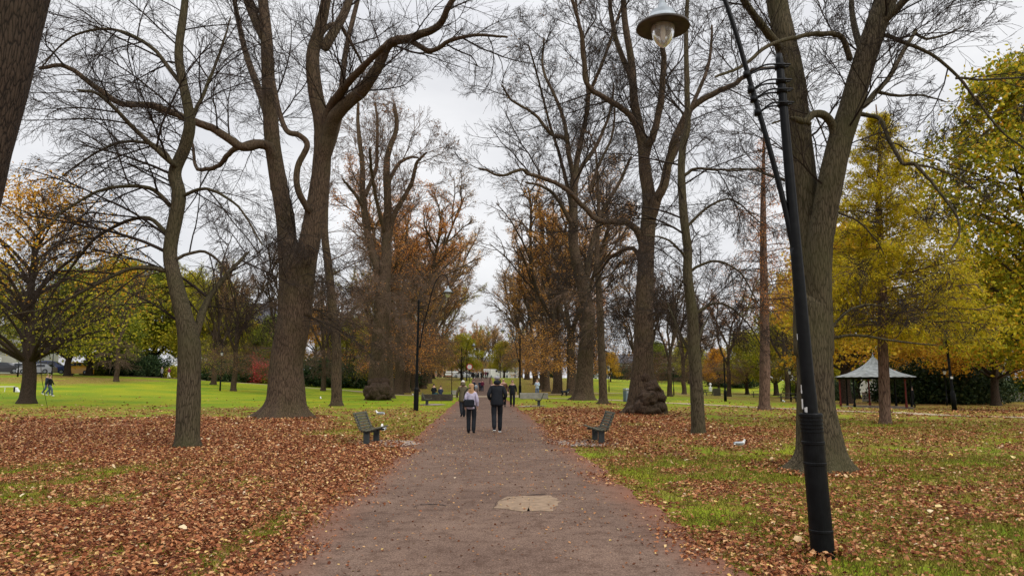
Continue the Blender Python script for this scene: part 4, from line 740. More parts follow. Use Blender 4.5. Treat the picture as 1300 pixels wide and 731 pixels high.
# far belt of trees
rnd.seed(76)
for X, Y, k, s, lb in ((-30, 78, 2, .6, 'loose brown tree behind the slender mossy tree'), (-38, 92, 3, .65, 'thin yellowish tree over the dark shrubs at the left'), (-46, 84, 0, .55, 'bare fine-twigged tree right of the orange-leaved tree'), (-24, 92, 0, .62, 'bare tree seen between the massive and slender left trees')): place(BA[k], 0, Y, s, lb, 'sparse trees on the lawn behind the avenue', X=X)
for px, Y, k, s, lb in ((868, 112, 0, .68, 'bare tree behind the slender right tree'), (925, 100, 2, .62, 'brown fine-twigged tree behind the tapered black post'), (1000, 88, 3, .66, 'thin yellowish tree just left of the forked tree'), (850, 80, 0, .55, 'bare tree right of the burred right tree')): place(BA[k], px, Y, s, lb, 'sparse trees on the lawn behind the avenue')
rnd.seed(77); j = 0
for px in range(-60, 1380, 48):
    Y = rnd.uniform(195, 245); x = at(px, 483, Y)[0]
    k = rnd.choice([0, 1, 2, 3]); s = rnd.uniform(.5, .72) if not 520 < px < 700 else rnd.uniform(.6, .75); k = k if not 560 < px < 680 else 3
    place(BA[k], px, Y, s, 'distant bare or thinly leaved tree in the belt closing the view', 'distant trees closing the view')

# ------------------------------------------------------------------ people
def skin_mesh(name, verts, edges, rad, mat, parent=None, ysc=1.0, sub=1):
    me = bpy.data.meshes.new(name + '_graph'); V = [(v[0], v[1] / ysc, v[2]) for v in verts]; me.from_pydata(V, edges, []); me.update()
    o = bpy.data.objects.new('tmp', me); C.objects.link(o); md = o.modifiers.new('s', 'SKIN'); md.use_smooth_shade = True; md.branch_smoothing = .3
    if not me.skin_vertices: me.skin_vertices.new()
    for i, r in enumerate(rad):
        r = r if hasattr(r, '__len__') else (r, r); me.skin_vertices[0].data[i].radius = r
        me.skin_vertices[0].data[i].use_root = (i == 0)
    sb = o.modifiers.new('b', 'SUBSURF'); sb.levels = sub; sb.render_levels = sub
    dg = bpy.context.evaluated_depsgraph_get(); em = bpy.data.meshes.new_from_object(o.evaluated_get(dg)); em.name = name
    co = np.empty(len(em.vertices) * 3, np.float32); em.vertices.foreach_get('co', co); co = co.reshape(-1, 3); co[:, 1] *= ysc; em.vertices.foreach_set('co', co.ravel())
    em.materials.clear(); em.materials.append(mat); em.polygons.foreach_set('use_smooth', np.ones(len(em.polygons), bool)); em.update()
    bpy.data.objects.remove(o); bpy.data.meshes.remove(me)
    q = bpy.data.objects.new(name, em); C.objects.link(q); q.parent = parent; return q
def cloth(name, col, rough=.85, bump=.2): return simple(name, col, rough, var=.2, scale=9, bump=bump, spec=.08)
SKIN = simple('skin', (.55, .33, .24), .5, var=.08)
CL = {'black': cloth('cloth_black', (.016, .018, .022), .6), 'navy': cloth('cloth_navy', (.03, .04, .07)), 'olive': cloth('cloth_olive', (.10, .085, .05)), 'lilac': cloth('cloth_lilac', (.46, .42, .52)), 'brown': cloth('cloth_brown', (.12, .06, .04)),
      'lightblue': cloth('cloth_light_blue', (.45, .55, .65)), 'jeans': cloth('cloth_denim', (.10, .14, .22)), 'white': cloth('cloth_white', (.75, .74, .72)), 'maroon': cloth('cloth_maroon', (.16, .03, .06)), 'teal': cloth('cloth_teal', (.03, .10, .12)), 'grey': cloth('cloth_grey', (.2, .2, .2))}
HAIR = {'grey': simple('hair_grey', (.33, .33, .35), .6), 'blond': simple('hair_blond', (.42, .25, .12), .55, var=.3, scale=20), 'dark': simple('hair_dark', (.025, .018, .014), .5), 'bald': None, 'white': simple('hair_white', (.7, .68, .62), .7), 'brown': simple('hair_brown', (.10, .055, .03), .6)}
def person(label, foot, H=1.75, rz=0, top='black', legs='black', hair='dark', coat=.0, step=.0, arms='down', hood=None, wide=1.0, shoes='black', sole=False, sit=False, hairlen=0, detail=True, group=None, lift=0, bun=False):
    x, y = foot; root = thing('person', label, 'person', (x, y, gzf(x, y) + .012 + lift), rz, group, H / 1.75)
    hz = .95; hipx = .095; V = []; E = []; Rr = []
    def add(p, r, par=None):
        V.append(p); Rr.append(r)
        if par is not None: E.append((par, len(V) - 1))
        return len(V) - 1
    pel = add((0, 0, hz), .13); bel = add((0, 0, 1.10), .125, pel); ch = add((0, 0, 1.27), .145, bel); up = add((0, 0, 1.40), .12, ch); nk = add((0, .005, 1.50), .055, up)
    h1 = add((0, .015, 1.57), .072, nk); h2 = add((0, .012, 1.65), .088, h1); h3 = add((0, .005, 1.715), .062, h2)
    no = add((0, .112, 1.625), .013, h2)
    leg = {}; arm = {}
    for s in (-1, 1):
        ph = step * s
        if sit: kn = (s * .11, .42, hz - .02); an = (s * .12, .46, hz - .45); 
        else: kn = (s * hipx * 1.02, .03 + ph * .20 + (.05 if ph < 0 else .02), .50 + (abs(ph) * .01)); an = (s * hipx * .95, ph * .36 - .03, .085 + (max(0, -ph) * .16))
        tilt = max(0, -ph) * .14 if not sit else 0
        a = add((s * hipx, 0, hz - .07), .085, pel); k = add(kn, .05, a); c = add((an[0] * .5 + kn[0] * .5, (an[1] + kn[1]) * .5 - .015, (an[2] + kn[2]) * .5 + .03), .045, k); n = add(an, .036, c)
        t = add((an[0] + s * .015, an[1] + .15, an[2] - .05 - tilt), .035, n); leg[s] = ((s * hipx, 0, hz - .07), kn, an, (an[0] + s * .015, an[1] + .17, an[2] - .05 - tilt), tilt)
        sh = (s * .155 * wide, 0, 1.39)
        if arms == 'down': el = (s * .24 * wide, -.03 - ph * .12, 1.14); wr = (s * .235 * wide, .06 - ph * .2, .90)
        elif arms == 'pockets': el = (s * .235 * wide, -.07, 1.14); wr = (s * .19 * wide, .09, .98)
        elif arms == 'front': el = (s * .23 * wide, .0, 1.13); wr = (s * .09, .22, 1.16)
        else: el = (s * .23 * wide, -.03, 1.13); wr = (s * .17, .24, 1.12)
        a = add(sh, .062, up); e = add(el, .045, a); w_ = add(wr, .03, e); arm[s] = (sh, el, wr)
        d = nrm([wr[i] - el[i] for i in range(3)]); pa = tuple(wr[i] + d[i] * .06 for i in range(3)); pm = add(pa, (.034, .022), w_)
        if detail:
            for f in range(4):
                o_ = (f - 1.5) * .017; b1 = add((pa[0] + d[0] * .035, pa[1] + d[1] * .035 + o_, pa[2] + d[2] * .035), .0095, pm); add((pa[0] + d[0] * (.075 + (.01 if f in (1, 2) else 0)) - s * .012, pa[1] + d[1] * .08 + o_, pa[2] + d[2] * (.08 + (.01 if f in (1, 2) else 0))), .008, b1)
            add((wr[0] + d[0] * .05 - s * .01, wr[1] + d[1] * .03 + .045, wr[2] + d[2] * .06), .0095, w_)
    skin_mesh('body', V, E, Rr, SKIN, root, .82)
    # trousers
    V = [(0, 0, hz + .10), (0, 0, hz - .02)]; E = [(0, 1)]; Rr = [.15, .16]
    for s in (-1, 1):
        hp, kn, an, toe, ti = leg[s]; i = len(V); V += [hp, ((hp[0] + kn[0]) / 2, (hp[1] + kn[1]) / 2 + .01, (hp[2] + kn[2]) / 2), kn, ((an[0] + kn[0]) / 2, (an[1] + kn[1]) / 2 - .01, (an[2] + kn[2]) / 2), (an[0], an[1], an[2] - .045)]; Rr += [.118, .10, .083, .078, .075]; E += [(1, i), (i, i + 1), (i + 1, i + 2), (i + 2, i + 3), (i + 3, i + 4)]
    skin_mesh('trousers', V, E, Rr, CL[legs], root, .85)
    # jacket
    low = hz - .13 - coat; V = [(0, 0, low), (0, 0, low + .05), (0, 0, 1.08), (0, 0, 1.25), (0, 0, 1.38), (0, .0, 1.475)]; Rr = [.195 * wide + coat * .1, .20 * wide + coat * .1, .185 * wide, .18 * wide, .135 * wide, .08]; E = [(0, 1), (1, 2), (2, 3), (3, 4), (4, 5)]
    if sit: V[0] = (0, .02, hz); V[1] = (0, .01, hz + .04)
    for s in (-1, 1):
        sh, el, wr = arm[s]; i = len(V); V += [(sh[0] * .95, 0, sh[2] - .015), tuple((sh[j] + el[j]) / 2 for j in range(3)), el, tuple(el[j] * .1 + wr[j] * .9 for j in range(3))]; Rr += [.08, .075, .066, .05]; E += [(4, i), (i, i + 1), (i + 1, i + 2), (i + 2, i + 3)]
    j = skin_mesh('jacket', V, E, Rr, CL[top], root, .78)
    if hood: skin_mesh('hood', [(0, -.09, 1.44), (0, -.10, 1.53), (0, -.04, 1.58)], [(0, 1), (1, 2)], [(.12, .07), (.13, .085), (.115, .07)], CL[hood], root, .85)
    for s in (-1, 1):
        hp, kn, an, toe, ti = leg[s]; sh_ = skin_mesh('shoe', [(an[0], an[1] - .04, an[2] - .02), (an[0], an[1] + .04, an[2] - .035 - ti * .3), toe], [(0, 1), (1, 2)], [.05, .052, .043], CL[shoes], root, 1, 1)
        if sole: m_ = MB(); m_.box((an[0], an[1] + .06, an[2] - .075 - ti * .5), (.09, .27, .022), rx=-ti * 3.2, bev=.008); m_.build('sole', CL['white'], sh_)
    if HAIR.get(hair):
        hv = [(0, -.015, 1.60), (0, -.012, 1.665), (0, -.005, 1.728)]; hr = [.09, .103, .075]
        if hairlen: hv = [(0, -.045, 1.60 - hairlen), (0, -.05, 1.60 - hairlen * .5)] + hv; hr = [(.075, .03), (.105, .045)] + hr
        skin_mesh('hair', hv, [(i, i + 1) for i in range(len(hv) - 1)], hr, HAIR[hair], root, .95)
    if detail:
        for s in (-1, 1):
            m_ = MB(); m_.ball((s * .035, .094, 1.645), (.011, .008, .008), 8, 6); m_.build('eye', CL['black'], root, True)
            m_ = MB(); m_.ball((s * .094, 0, 1.63), (.012, .02, .032), 8, 6); m_.build('ear', SKIN, root, True)
        m_ = MB(); m_.ball((0, .099, 1.585), (.024, .008, .006), 8, 6); m_.build('mouth', CL['maroon'], root, True)
    return root
def fp(px, py): return gp(px, py)[:2]
person('man seen from behind in a black hooded padded coat walking down the path', fp(631, 549), 1.82, R(3), 'black', 'black', 'grey', .03, .45, 'pockets', hood='black', wide=1.15, sole=True)
girl = person('long-haired woman in a pale lilac top walking away beside the man in black', fp(598, 550.5), 1.58, R(-2), 'lilac', 'black', 'blond', .0, -.18, 'down', hairlen=.36, wide=.88)
gx_, gy_ = fp(598, 550.5)
bg_ = thing('shoulder_bag', 'black shoulder bag carried on the back of the long-haired woman', 'bag', (gx_ - .06, gy_ - .17, .86)); m_ = MB(); m_.box((0, 0, .09), (.34, .12, .24), bev=.04); m_.build('bag_body', CL['black'], bg_)
m_ = MB(); m_.tube(cat([(-.15, 0, .2), (-.14, -.02, .42), (-.02, .0, .55), (.06, .12, .57)], 5), .012, 6); m_.build('strap', CL['black'], bg_)
person('walker in an olive parka and pale woolly hat partly hidden by the long-haired woman', fp(587.5, 530), 1.68, R(12), 'olive', 'black', 'white', .12, .7, 'down', hood='olive', wide=1.1)
person('bald man in a brown jacket coming towards the camera behind the man in black', fp(639, 517), 1.80, R(178), 'brown', 'black', 'bald', .02, .4, 'down', wide=1.1)
person('short-haired person all in black approaching on the right side of the path', fp(650.5, 516.5), 1.70, R(182), 'black', 'black', 'brown', .05, -.3, 'down', wide=1.05)
person('person in a light blue shirt and jeans standing behind the low wall at the right', (at(682, 483, 72)[0], 72), 1.80, R(160), 'lightblue', 'jeans', 'brown', 0, .2, 'front')
person('person in black sitting on the left low wall with their back to the camera', (at(550.5, 483, 62)[0], 62.3), 1.80, R(-20), 'black', 'teal', 'dark', .0, 0, 'front', sit=True, lift=-.42)
person('person in dark clothes with a white bag sitting further right on the left low wall', (at(559, 483, 62)[0], 62.4), 1.6, R(20), 'navy', 'grey', 'dark', 0, 0, 'front', sit=True, lift=-.38)
person('dark-topped walker in blue jeans on the far left lawn, nearer of the pair', (at(64, 483, 58)[0], 58), 1.74, R(-80), 'black', 'jeans', 'dark', 0, .8, 'down', shoes='white')
person('walker in navy jacket and jeans on the far left lawn, farther of the pair', (at(60, 483, 59.2)[0], 59.2), 1.76, R(-85), 'navy', 'jeans', 'brown', 0, -.7, 'down', shoes='white')
person('distant walker with dark top and white trousers in front of the dark shrubs', (at(214, 483, 107)[0], 107), 1.75, R(90), 'maroon', 'white', 'dark', 0, .6, 'down', detail=False)
person('distant walker in a grey coat beside the one in white trousers', (at(205, 483, 108)[0], 108), 1.7, R(90), 'grey', 'black', 'dark', .2, .3, 'down', detail=False)
person('dark-clothed person standing just right of the bandstand', (at(1157, 483, 58)[0], 58), 1.75, R(70), 'black', 'black', 'dark', .1, .3, 'down', detail=False)
person('tiny distant person in navy walking left of the pushchair', (at(601.5, 483, 112)[0], 112), 1.75, 0, 'navy', 'black', 'dark', 0, .3, 'down', detail=False)
person('tiny distant person in maroon walking right of the pushchair', (at(612.5, 483, 110)[0], 110), 1.78, 0, 'maroon', 'navy', 'dark', 0, .3, 'down', detail=False)
person('tiny distant person in dark navy beside the one in maroon', (at(609.5, 483, 111)[0], 111), 1.72, 0, 'navy', 'black', 'dark', .1, -.3, 'down', detail=False)
pc_i = [('black', 600.5, 160), ('grey', 604, 163), ('navy', 607.5, 161), ('black', 611, 158), ('brown', 614, 164), ('maroon', 616.5, 160), ('black', 619, 162)]
for i, (c_, px, Y) in enumerate(pc_i): person('tiny figure in the far crowd at the top of the path', (at(px, 483, Y)[0], Y), rnd.uniform(1.6, 1.85), rnd.random() * 6, c_, 'black', 'dark', .1, .3, 'down', detail=False, group='far crowd at the top of the path')
# pushchair
px_, py_ = at(604.5, 483, 109)[0], 109
ps = thing('pushchair', 'pale pushchair between the distant walkers on the path', 'pushchair', (px_, py_, gzf(px_, py_) + .012)); m_ = MB(); m_.ball((0, .1, .75), (.26, .34, .26), 12, 8); m_.build('hood', CL['white'], ps, True); m_ = MB(); m_.box((0, .05, .5), (.42, .6, .12), bev=.04); m_.box((0, -.25, .7), (.42, .08, .4), bev=.03); m_.build('seat', CL['lightblue'], ps)
m_ = MB()
for s_ in (-1, 1): m_.tube([(s_ * .22, .4, .15), (s_ * .22, 0, .5), (s_ * .22, -.45, 1.0)], .015, 6)
m_.tube([(-.22, -.45, 1.0), (.22, -.45, 1.0)], .018, 6); m_.build('frame', M['blackmatt'], ps)
for sx_, sy_ in ((-1, 1), (1, 1), (-1, -1), (1, -1)): m_ = MB(); m_.tube([(sx_ * .23 - .02, sy_ * .32, .13), (sx_ * .23 + .02, sy_ * .32, .13)], .13, 14); m_.build('wheel', M['tyre'], ps)
# ------------------------------------------------------------------ black dog
dx_, dy_, dz_ = gp(717, 503); dg_ = thing('dog', 'small black dog with a white chest on the lawn left of the flared right trunk', 'dog', (dx_, dy_, dz_), R(-70))
v = [(0, -.30, .50), (0, -.05, .50), (0, .22, .50), (0, .38, .62), (0, .48, .72), (0, .64, .68), (0, -.45, .62), (0, -.6, .72)]; e = [(0, 1), (1, 2), (2, 3), (3, 4), (4, 5), (0, 6), (6, 7)]; r = [.12, .13, .15, .10, .10, .05, .03, .02]
for s_ in (-1, 1):
    i = len(v); v += [(s_ * .09, .22, .38), (s_ * .09, .20, .2), (s_ * .09, .23, .03), (s_ * .09, -.28, .38), (s_ * .10, -.22, .28), (s_ * .10, -.36, .16), (s_ * .10, -.32, .03)]; r += [.06, .04, .035, .08, .055, .035, .035]; e += [(2, i), (i, i + 1), (i + 1, i + 2), (0, i + 3), (i + 3, i + 4), (i + 4, i + 5), (i + 5, i + 6)]
    i = len(v); v += [(s_ * .06, .44, .83)]; r += [.03]; e += [(4, i)]
skin_mesh('body', v, e, r, CL['black'], dg_); m_ = MB(); m_.ball((0, .34, .46), (.08, .07, .11), 10, 8); m_.build('chest_patch', CL['white'], dg_, True)
# ------------------------------------------------------------------ gulls
M['beak'] = simple('beak_yellow', (.6, .35, .03), .5)
def gull_parts(root):
    v = [(0, 0, .17), (0, .11, .19), (0, .16, .27), (0, .175, .33), (0, -.12, .17), (0, -.24, .16)]; skin_mesh('body', v, [(0, 1), (1, 2), (2, 3), (0, 4), (4, 5)], [.075, .062, .035, .036, .05, (.03, .012)], CL['white'], root)
    for s in (-1, 1):
        m = MB(); m.ball((s * .062, -.06, .195), (.02, .17, .05), 10, 8); m.build('wing', M['galv'], root, True)
        m = MB(); m.tube([(s * .03, .0, .11), (s * .03, .0, 0)], .007, 5); m.tube([(s * .03, 0, .006), (s * .035, .05, .004)], .008, 4); m.build('leg', M['beak'], root)
        m = MB(); m.ball((s * .028, .195, .338), .007, 6, 4); m.build('eye', CL['black'], root)
    m = MB(); m.tube([(0, .20, .325), (0, .25, .312)], [.011, .004], 6); m.build('beak', M['beak'], root)
g0 = thing('gull', 'white gull standing among the leaves left of the huge forked tree', 'bird', gp(940, 570), R(-75), 'gulls on the grass', .72); gull_parts(g0)
for px, py, rz, lb in ((482, 530, 80, 'white gull on the grass above the near left bench'), (486, 552, 20, 'pale gull just behind the near left bench'), (407, 508, 20, 'white gull left of the thin straight tree on the left'), (834.5, 504, 200, 'distant white gull on the lawn right of the burred tree'), (995, 512, 0, 'distant white gull just left of the forked tree'), (524.5, 503, 150, 'distant gull beside the foot of the tall left lamp')):
    dup(g0, gp(px, py), R(rz), 1.0, lb, 'gulls on the grass')

M['benchwood'] = simple('bench_slats', (.085, .082, .055), .8, var=.4, scale=12, bump=.4); M['benchleg'] = simple('bench_posts', (.03, .035, .035), .7, var=.3)
# ------------------------------------------------------------------ benches
def bench_parts(root):
    Lb = 1.35      # faces +x, length along y
    m = MB()
    for k in range(6): t = k / 5; m.box((-.22 + .46 * t, 0, .44 + .05 * t - .05 * math.sin(math.pi * t)), (.07, Lb, .035), ry=-.12 + .15 * (t - .5), bev=.008)
    m.build('seat', M['benchwood'], root); m = MB()
    for k in range(6): t = k / 5; m.box((-.26 - .17 * t - .01 * math.sin(t * 3), 0, .50 + .40 * t), (.035, Lb, .07), ry=-.40, bev=.008)
    m.build('backrest', M['benchwood'], root)
    for s in (-1, 1):
        m = MB(); m.box((-.06, s * .52, .20), (.17, .12, .42), bev=.015); m.box((-.02, s * .52, .395), (.42, .07, .05), bev=.01); m.box((-.33, s * .52, .66), (.05, .06, .52), ry=-.40, bev=.01); m.build('leg', M['benchleg'], root)
b0 = None; BL = []
for px, py, rz, lb in ((474, 563, -5, 'slatted wooden bench at the near left edge of the path, facing the path'), (757, 562, 184, 'slatted wooden bench at the near right edge of the path on a worn slab'), (543, 514, 4, 'bench further along on the left beside the tall lamp'), (683, 515, 176, 'bench further along on the right near the two black-clad walkers')):
    x, y, z = gp(px, py)
    if b0 is None: b0 = thing('park_bench', lb, 'bench', (x, y, z), R(rz), 'slatted benches facing the path', .88); bench_parts(b0)
    else: dup(b0, (x, y, z), R(rz), .88, lb, 'slatted benches facing the path')
    s_ = 1 if px < 640 else -1; n = 18; P = []
    for k in range(n):
        a = k / n * 6.28; P.append((x + s_ * .35 + math.cos(a) * (.85 + rnd.uniform(-.12, .12)), y + math.sin(a) * (1.0 + rnd.uniform(-.12, .12))))
    V = [(q[0], q[1], gzf(*q) + .018) for q in P]; V = [(x + s_ * .3, y, gzf(x + s_ * .3, y) + .022)] + V
    tag(mesh('paving_slab', V, [[[0, i + 1, (i + 1) % n + 1] for i in range(n)]], M['slab']), kind='structure')

# ------------------------------------------------------------------ gooseneck lamps
mg, nt, b = newmat('lamp_glass'); b.inputs['Base Color'].default_value = (.85, .87, .85, 1); b.inputs['Roughness'].default_value = .15; b.inputs['Transmission Weight'].default_value = .75; b.inputs['IOR'].default_value = 1.3; M['glass'] = mg
M['brim'] = simple('rusty_brim', (.055, .046, .038), .6, .3, .4, 12)
M['sticker'] = simple('sticker_paper', (.6, .6, .58), .6)
def lamp(label, loc, side, k=1.0, lean=-.18, sleeve=True, rz=0, seed=1, group='gooseneck lamps along the path'):
    root = thing('street_lamp', label, 'street lamp', loc, rz, group); H = 4.92 * k
    def lx(z): return lean * z / H
    m = MB(); zs = [-.2, 0, .9, 1.45, 1.6, 2.5, 3.6, 4.86, 4.92]; rr = [.075, .075, .072, .07, .064, .058, .048, .037, .03]
    m.tube([(lx(z * k), 0, z * k) for z in zs], [r * k for r in rr], 18); m.build('column', M['black'], root, True)
    m = MB()
    prof = [(.106, -.1), (.106, .21), (.109, .215), (.109, .235), (.104, .24), (.100, .825), (.106, .83), (.106, .85), (.101, .855), (.101, 1.015), (.107, 1.02), (.107, 1.045), (.101, 1.05)]
    for q_ in (1.13, 1.165, 1.20, 1.235): prof += [(.101, q_), (.106, q_ + .003), (.106, q_ + .014), (.101, q_ + .017)]
    prof += [(.101, 1.27), (.108, 1.275), (.108, 1.30), (.102, 1.31), (.07, 1.312), (.055, 1.32)]
    if not sleeve: prof = [(.11, -.1), (.11, .9), (.10, .95), (.075, 1.0), (.06, 1.02)]
    V0 = len(m.V); m.lathe([(r * k, z * k) for r, z in prof], sides=28)
    V = m.V[0]; V[:, 0] += lean * V[:, 2] / H; m.build('base_sleeve', M['black'], root, False)
    A = [(.10, 2.85), (.14, 2.98), (.20, 3.35), (.33, 3.97), (.50, 4.69), (.62, 5.2), (.75, 5.62), (.93, 5.93), (1.12, 6.04), (1.28, 5.95), (1.35, 5.74), (1.355, 5.50)]
    sg = side; P = cat([(sg * a * k - (0 if sg < 0 else .0) + (lean * .0), 0, z * k) for a, z in A], 5)
    P[:, 0] += lean * np.clip(1 - (P[:, 2] / k - 2.85) / .6, 0, 1) * .6 if sg > 0 else 0
    m = MB(); n = len(P); m.tube(P, np.interp(np.arange(n), [0, 6, n * .45, n - 1], [.034, .028, .024, .018]) * k, 10)
    m.tube([tuple(P[0] + (0, 0, -.12)), tuple(P[3])], .045 * k, 12); m.build('arm', M['black'], root, True)
    m = MB()
    for z, tl in ((4.36, .03), (4.50, .05), (4.60, .04), (4.76, .02)):
        xa = float(np.interp(z * k, P[:n // 2, 2], P[:n // 2, 0])); xc = lx(z * k)
        for s in (-1, 1): m.tube(cat([(xa + .03 * -sg, s * .03 * k, z * k - .05), ((xa + xc) / 2, s * .05 * k, z * k + .02), (xc, s * .048 * k, z * k + .03), (xc - sg * .10, s * .02 * k, z * k + .04)], 4), .009 * k, 6)
        m.tube([(xc, 0, z * k + .0), (xc, 0, z * k + .05)], .053 * k, 14); m.tube([(xa, 0, z * k - .09), (xa, 0, z * k - .03)], .036 * k, 12)
    m.build('bracket', M['black'], root, True)
    hx, hz = P[-1][0], P[-1][2]
    m = MB(); m.lathe([(r * k, z * k) for r, z in [(.002, .04), (.03, .03), (.032, -.03), (.045, -.04), (.05, -.09), (.075, -.11), (.125, -.13), (.13, -.17), (.15, -.185), (.175, -.22), (.185, -.25)]], (hx, 0, hz), 32); m.build('lamp_cap', M['galv'], root, True)
    m = MB(); m.lathe([(r * k, z * k) for r, z in [(.17, -.245), (.265, -.275), (.272, -.30), (.262, -.305), (.12, -.285), (.10, -.25)]], (hx, 0, hz), 40); m.build('lamp_shade', M['brim'], root, True)
    m = MB(); m.lathe([(r * k, z * k) for r, z in [(.118, -.29), (.122, -.33), (.105, -.40), (.07, -.46), (.03, -.50), (.001, -.51)]], (hx, 0, hz), 28); m.build('lamp_glass', M['glass'], root, True)
    m = MB(); m.lathe([(r * k, z * k) for r, z in [(.001, -.26), (.03, -.27), (.035, -.34), (.028, -.42), (.001, -.44)]], (hx, 0, hz), 12); m.build('bulb', M['white'], root, True)
    return root
x, y, z = gp(1045, 706)
nl = lamp('black gooseneck lamp leaning in the right foreground with a ringed sleeve round its foot', (x, y, z), -1, 1.0)
for (px, py, w_, h_) in ((1011.5, 427, .018, .055), (1016.5, 492, .022, .05), (1018, 497, .03, .03), (1019, 513, .035, .09), (1024, 520, .03, .05)):
    q = at(px, py, y - .075); a_ = (q[0] - (x - .18 * (q[2] - z) / 4.92)) / .08; a_ = max(-1, min(1, a_)); ang = math.asin(a_); m = MB(); 
    for t in range(5): pass
    r_ = float(np.interp(q[2] - z, [1.45, 1.6, 2.5, 3.6], [.07, .064, .058, .048])) + .002; cx_ = -.18 * (q[2] - z) / 4.92; V = []; dw = w_ / r_ / 2
    for t in range(6):
        a2 = ang - dw + 2 * dw * t / 5
        for zz in (-h_ / 2, h_ / 2): V.append((cx_ + r_ * math.sin(a2), -r_ * math.cos(a2), q[2] - z + zz + rnd.uniform(-.006, .006)))
    mesh('sticker', V, [[[2 * t, 2 * t + 2, 2 * t + 3, 2 * t + 1] for t in range(5)]], M['sticker'], nl)
x, y, z = gp(528, 521); lamp('tall black gooseneck lamp standing on the grass left of the path', (x, y, z), 1, 1.24, 0.06, False)
for (xx, yy, sd, lb) in ((pc(70) + 3.6, 70, -1, 'tall black gooseneck lamp on the right side of the path beside the light blue walker'), (pc(100) - 2.9, 100, 1, 'black gooseneck lamp further down the left side behind the signpost'), (pc(128) + 3.2, 128, -1, 'small distant gooseneck lamp on the right of the path'), (pc(150) - 3.2, 150, 1, 'farthest gooseneck lamp at the left of the rising path')):
    lamp(lb, (xx, yy, gzf(xx, yy)), sd, 1.24, 0, False)
# plain columns / lantern posts
def lantern(label, loc, H=3.6, head=True, fat=1.0, lean=0, group='lantern posts across the park'):
    root = thing('lamp_post', label, 'lamp post', loc, 0, group); m = MB()
    m.tube([(lean * z, 0, z * H) for z in (-.05, .22, .23, .26, .9, .93)], [.085 * fat, .085 * fat, .07 * fat, .05 * fat, .04 * fat, .045 * fat], 12); m.build('column', M['black'], root, True)
    if head:
        m = MB(); m.lathe([(.05, -.02), (.09, 0), (.16, .30), (.17, .32)], (lean * .94, 0, H * .93), 6); m.build('lamp_glass', M['glassw'], root)
        m = MB(); m.lathe([(.20, .30), (.21, .33), (.10, .44), (.04, .48), (.02, .56), (.001, .58)], (lean * .94, 0, H * .93), 12); m.lathe([(.06, -.06), (.06, 0), (.1, .01)], (lean * .94, 0, H * .93), 8); m.build('lamp_cap', M['black'], root)
    return root
M['glassw'] = simple('opal_lantern_glass', (.7, .72, .72), .3)
for px, Y, H, hd, ft, ln, lb in ((65, 84, 3.6, True, 1, 0, 'lantern post beside the blue car at the far left'), (22, 84, 3.4, False, 1, 0, 'plain black post at the far left edge before the pale building'), (280, 77, 4.0, True, 1, 0, 'slim lantern post between the mossy trunk and the massive trunk'), (498, 78, 3.6, False, 1, 0, 'dark post just right of the burred left tree'),
                             (773, 110, 3.4, True, 1, 0, 'distant lantern post between the right trunks'), (855, 92, 3.4, True, 1, 0, 'lantern post on the lawn left of the slender right tree'), (920, 62, 3.9, False, 1.5, 0, 'black post with a thick tapered foot right of the slender tree'), (1003, 74, 3.0, True, 1, 0, 'thin post left of the forked trunk among orange leaves'),
                             (1200, 66, 3.0, True, 1, 0, 'short lantern post behind the leaning black post'), (834, 120, 3.5, True, 1, 0, 'far lantern post just right of the burred trunk'), (622, 140, 4.2, False, 1, 0, 'thin distant post on the right of the rising path'), (588, 128, 4.2, False, 1, 0, 'thin distant post on the left of the rising path')):
    x = at(px, 483, Y)[0]; lantern(lb, (x, Y, gzf(x, Y)), H, hd, ft, ln)
x = at(1209, 483, 47)[0]; lp = lantern('leaning black post with a white notice beneath the yellow conifer', (x, 47, gzf(x, 47)), 5.0, False, 1.8, -.22); m = MB(); m.box((-.1, -.13, 2.1), (.16, .02, .14)); m.build('notice', M['white'], lp)
# ------------------------------------------------------------------ signpost, round sign, walls, bins
x = at(573.5, 483, 82)[0]; sp_ = thing('signpost', 'black fingerpost with pale direction blades at the path crossing', 'signpost', (x, 82, gzf(x, 82))); m = MB(); m.lathe([(.06, -.1), (.06, .3), (.04, .35), (.04, 2.9), (.06, 2.95), (.001, 3.05)], sides=12); m.build('post', M['black'], sp_)
for zz, sd, ww in ((2.62, 1, .75), (2.36, -1, .8), (2.62, -1, .7)):
    m = MB(); V = [(.05 * sd, -.012, zz - .09), (ww * .85 * sd, -.012, zz - .09), (ww * sd, -.012, zz), (ww * .85 * sd, -.012, zz + .09), (.05 * sd, -.012, zz + .09)]; V += [(a, .012, c) for a, b_, c in V]
    m.add(V, [[[0, 1, 6, 5], [1, 2, 7, 6], [2, 3, 8, 7], [3, 4, 9, 8], [4, 0, 5, 9]], [[0, 4, 3], [0, 3, 2], [0, 2, 1], [5, 8, 9], [5, 7, 8], [5, 6, 7]]]); m.build('blade', M['glassw'], sp_)
x = at(596, 483, 142)[0]; rs = thing('road_sign', 'red-rimmed round road sign on a post at the top of the path', 'road sign', (x, 142, gzf(x, 142))); m = MB(); m.tube([(0, 0, 0), (0, 0, 3.6)], .05, 8); m.build('post', M['black'], rs)
M['signred'] = simple('sign_red', (.5, .03, .03), .5); m = MB(); m.tube([(0, -.06, 3.2), (0, -.03, 3.2)], .62, 24); m.build('rim', M['signred'], rs); m = MB(); m.tube([(0, -.075, 3.2), (0, -.062, 3.2)], .45, 24); m.build('sign_face', M['white'], rs)
M['darkwood'] = simple('dark_timber', (.045, .035, .028), .85, var=.4, scale=6, bump=.3); M['palewall'] = simple('pale_block', (.30, .28, .25), .9, var=.2, scale=3, bump=.2)
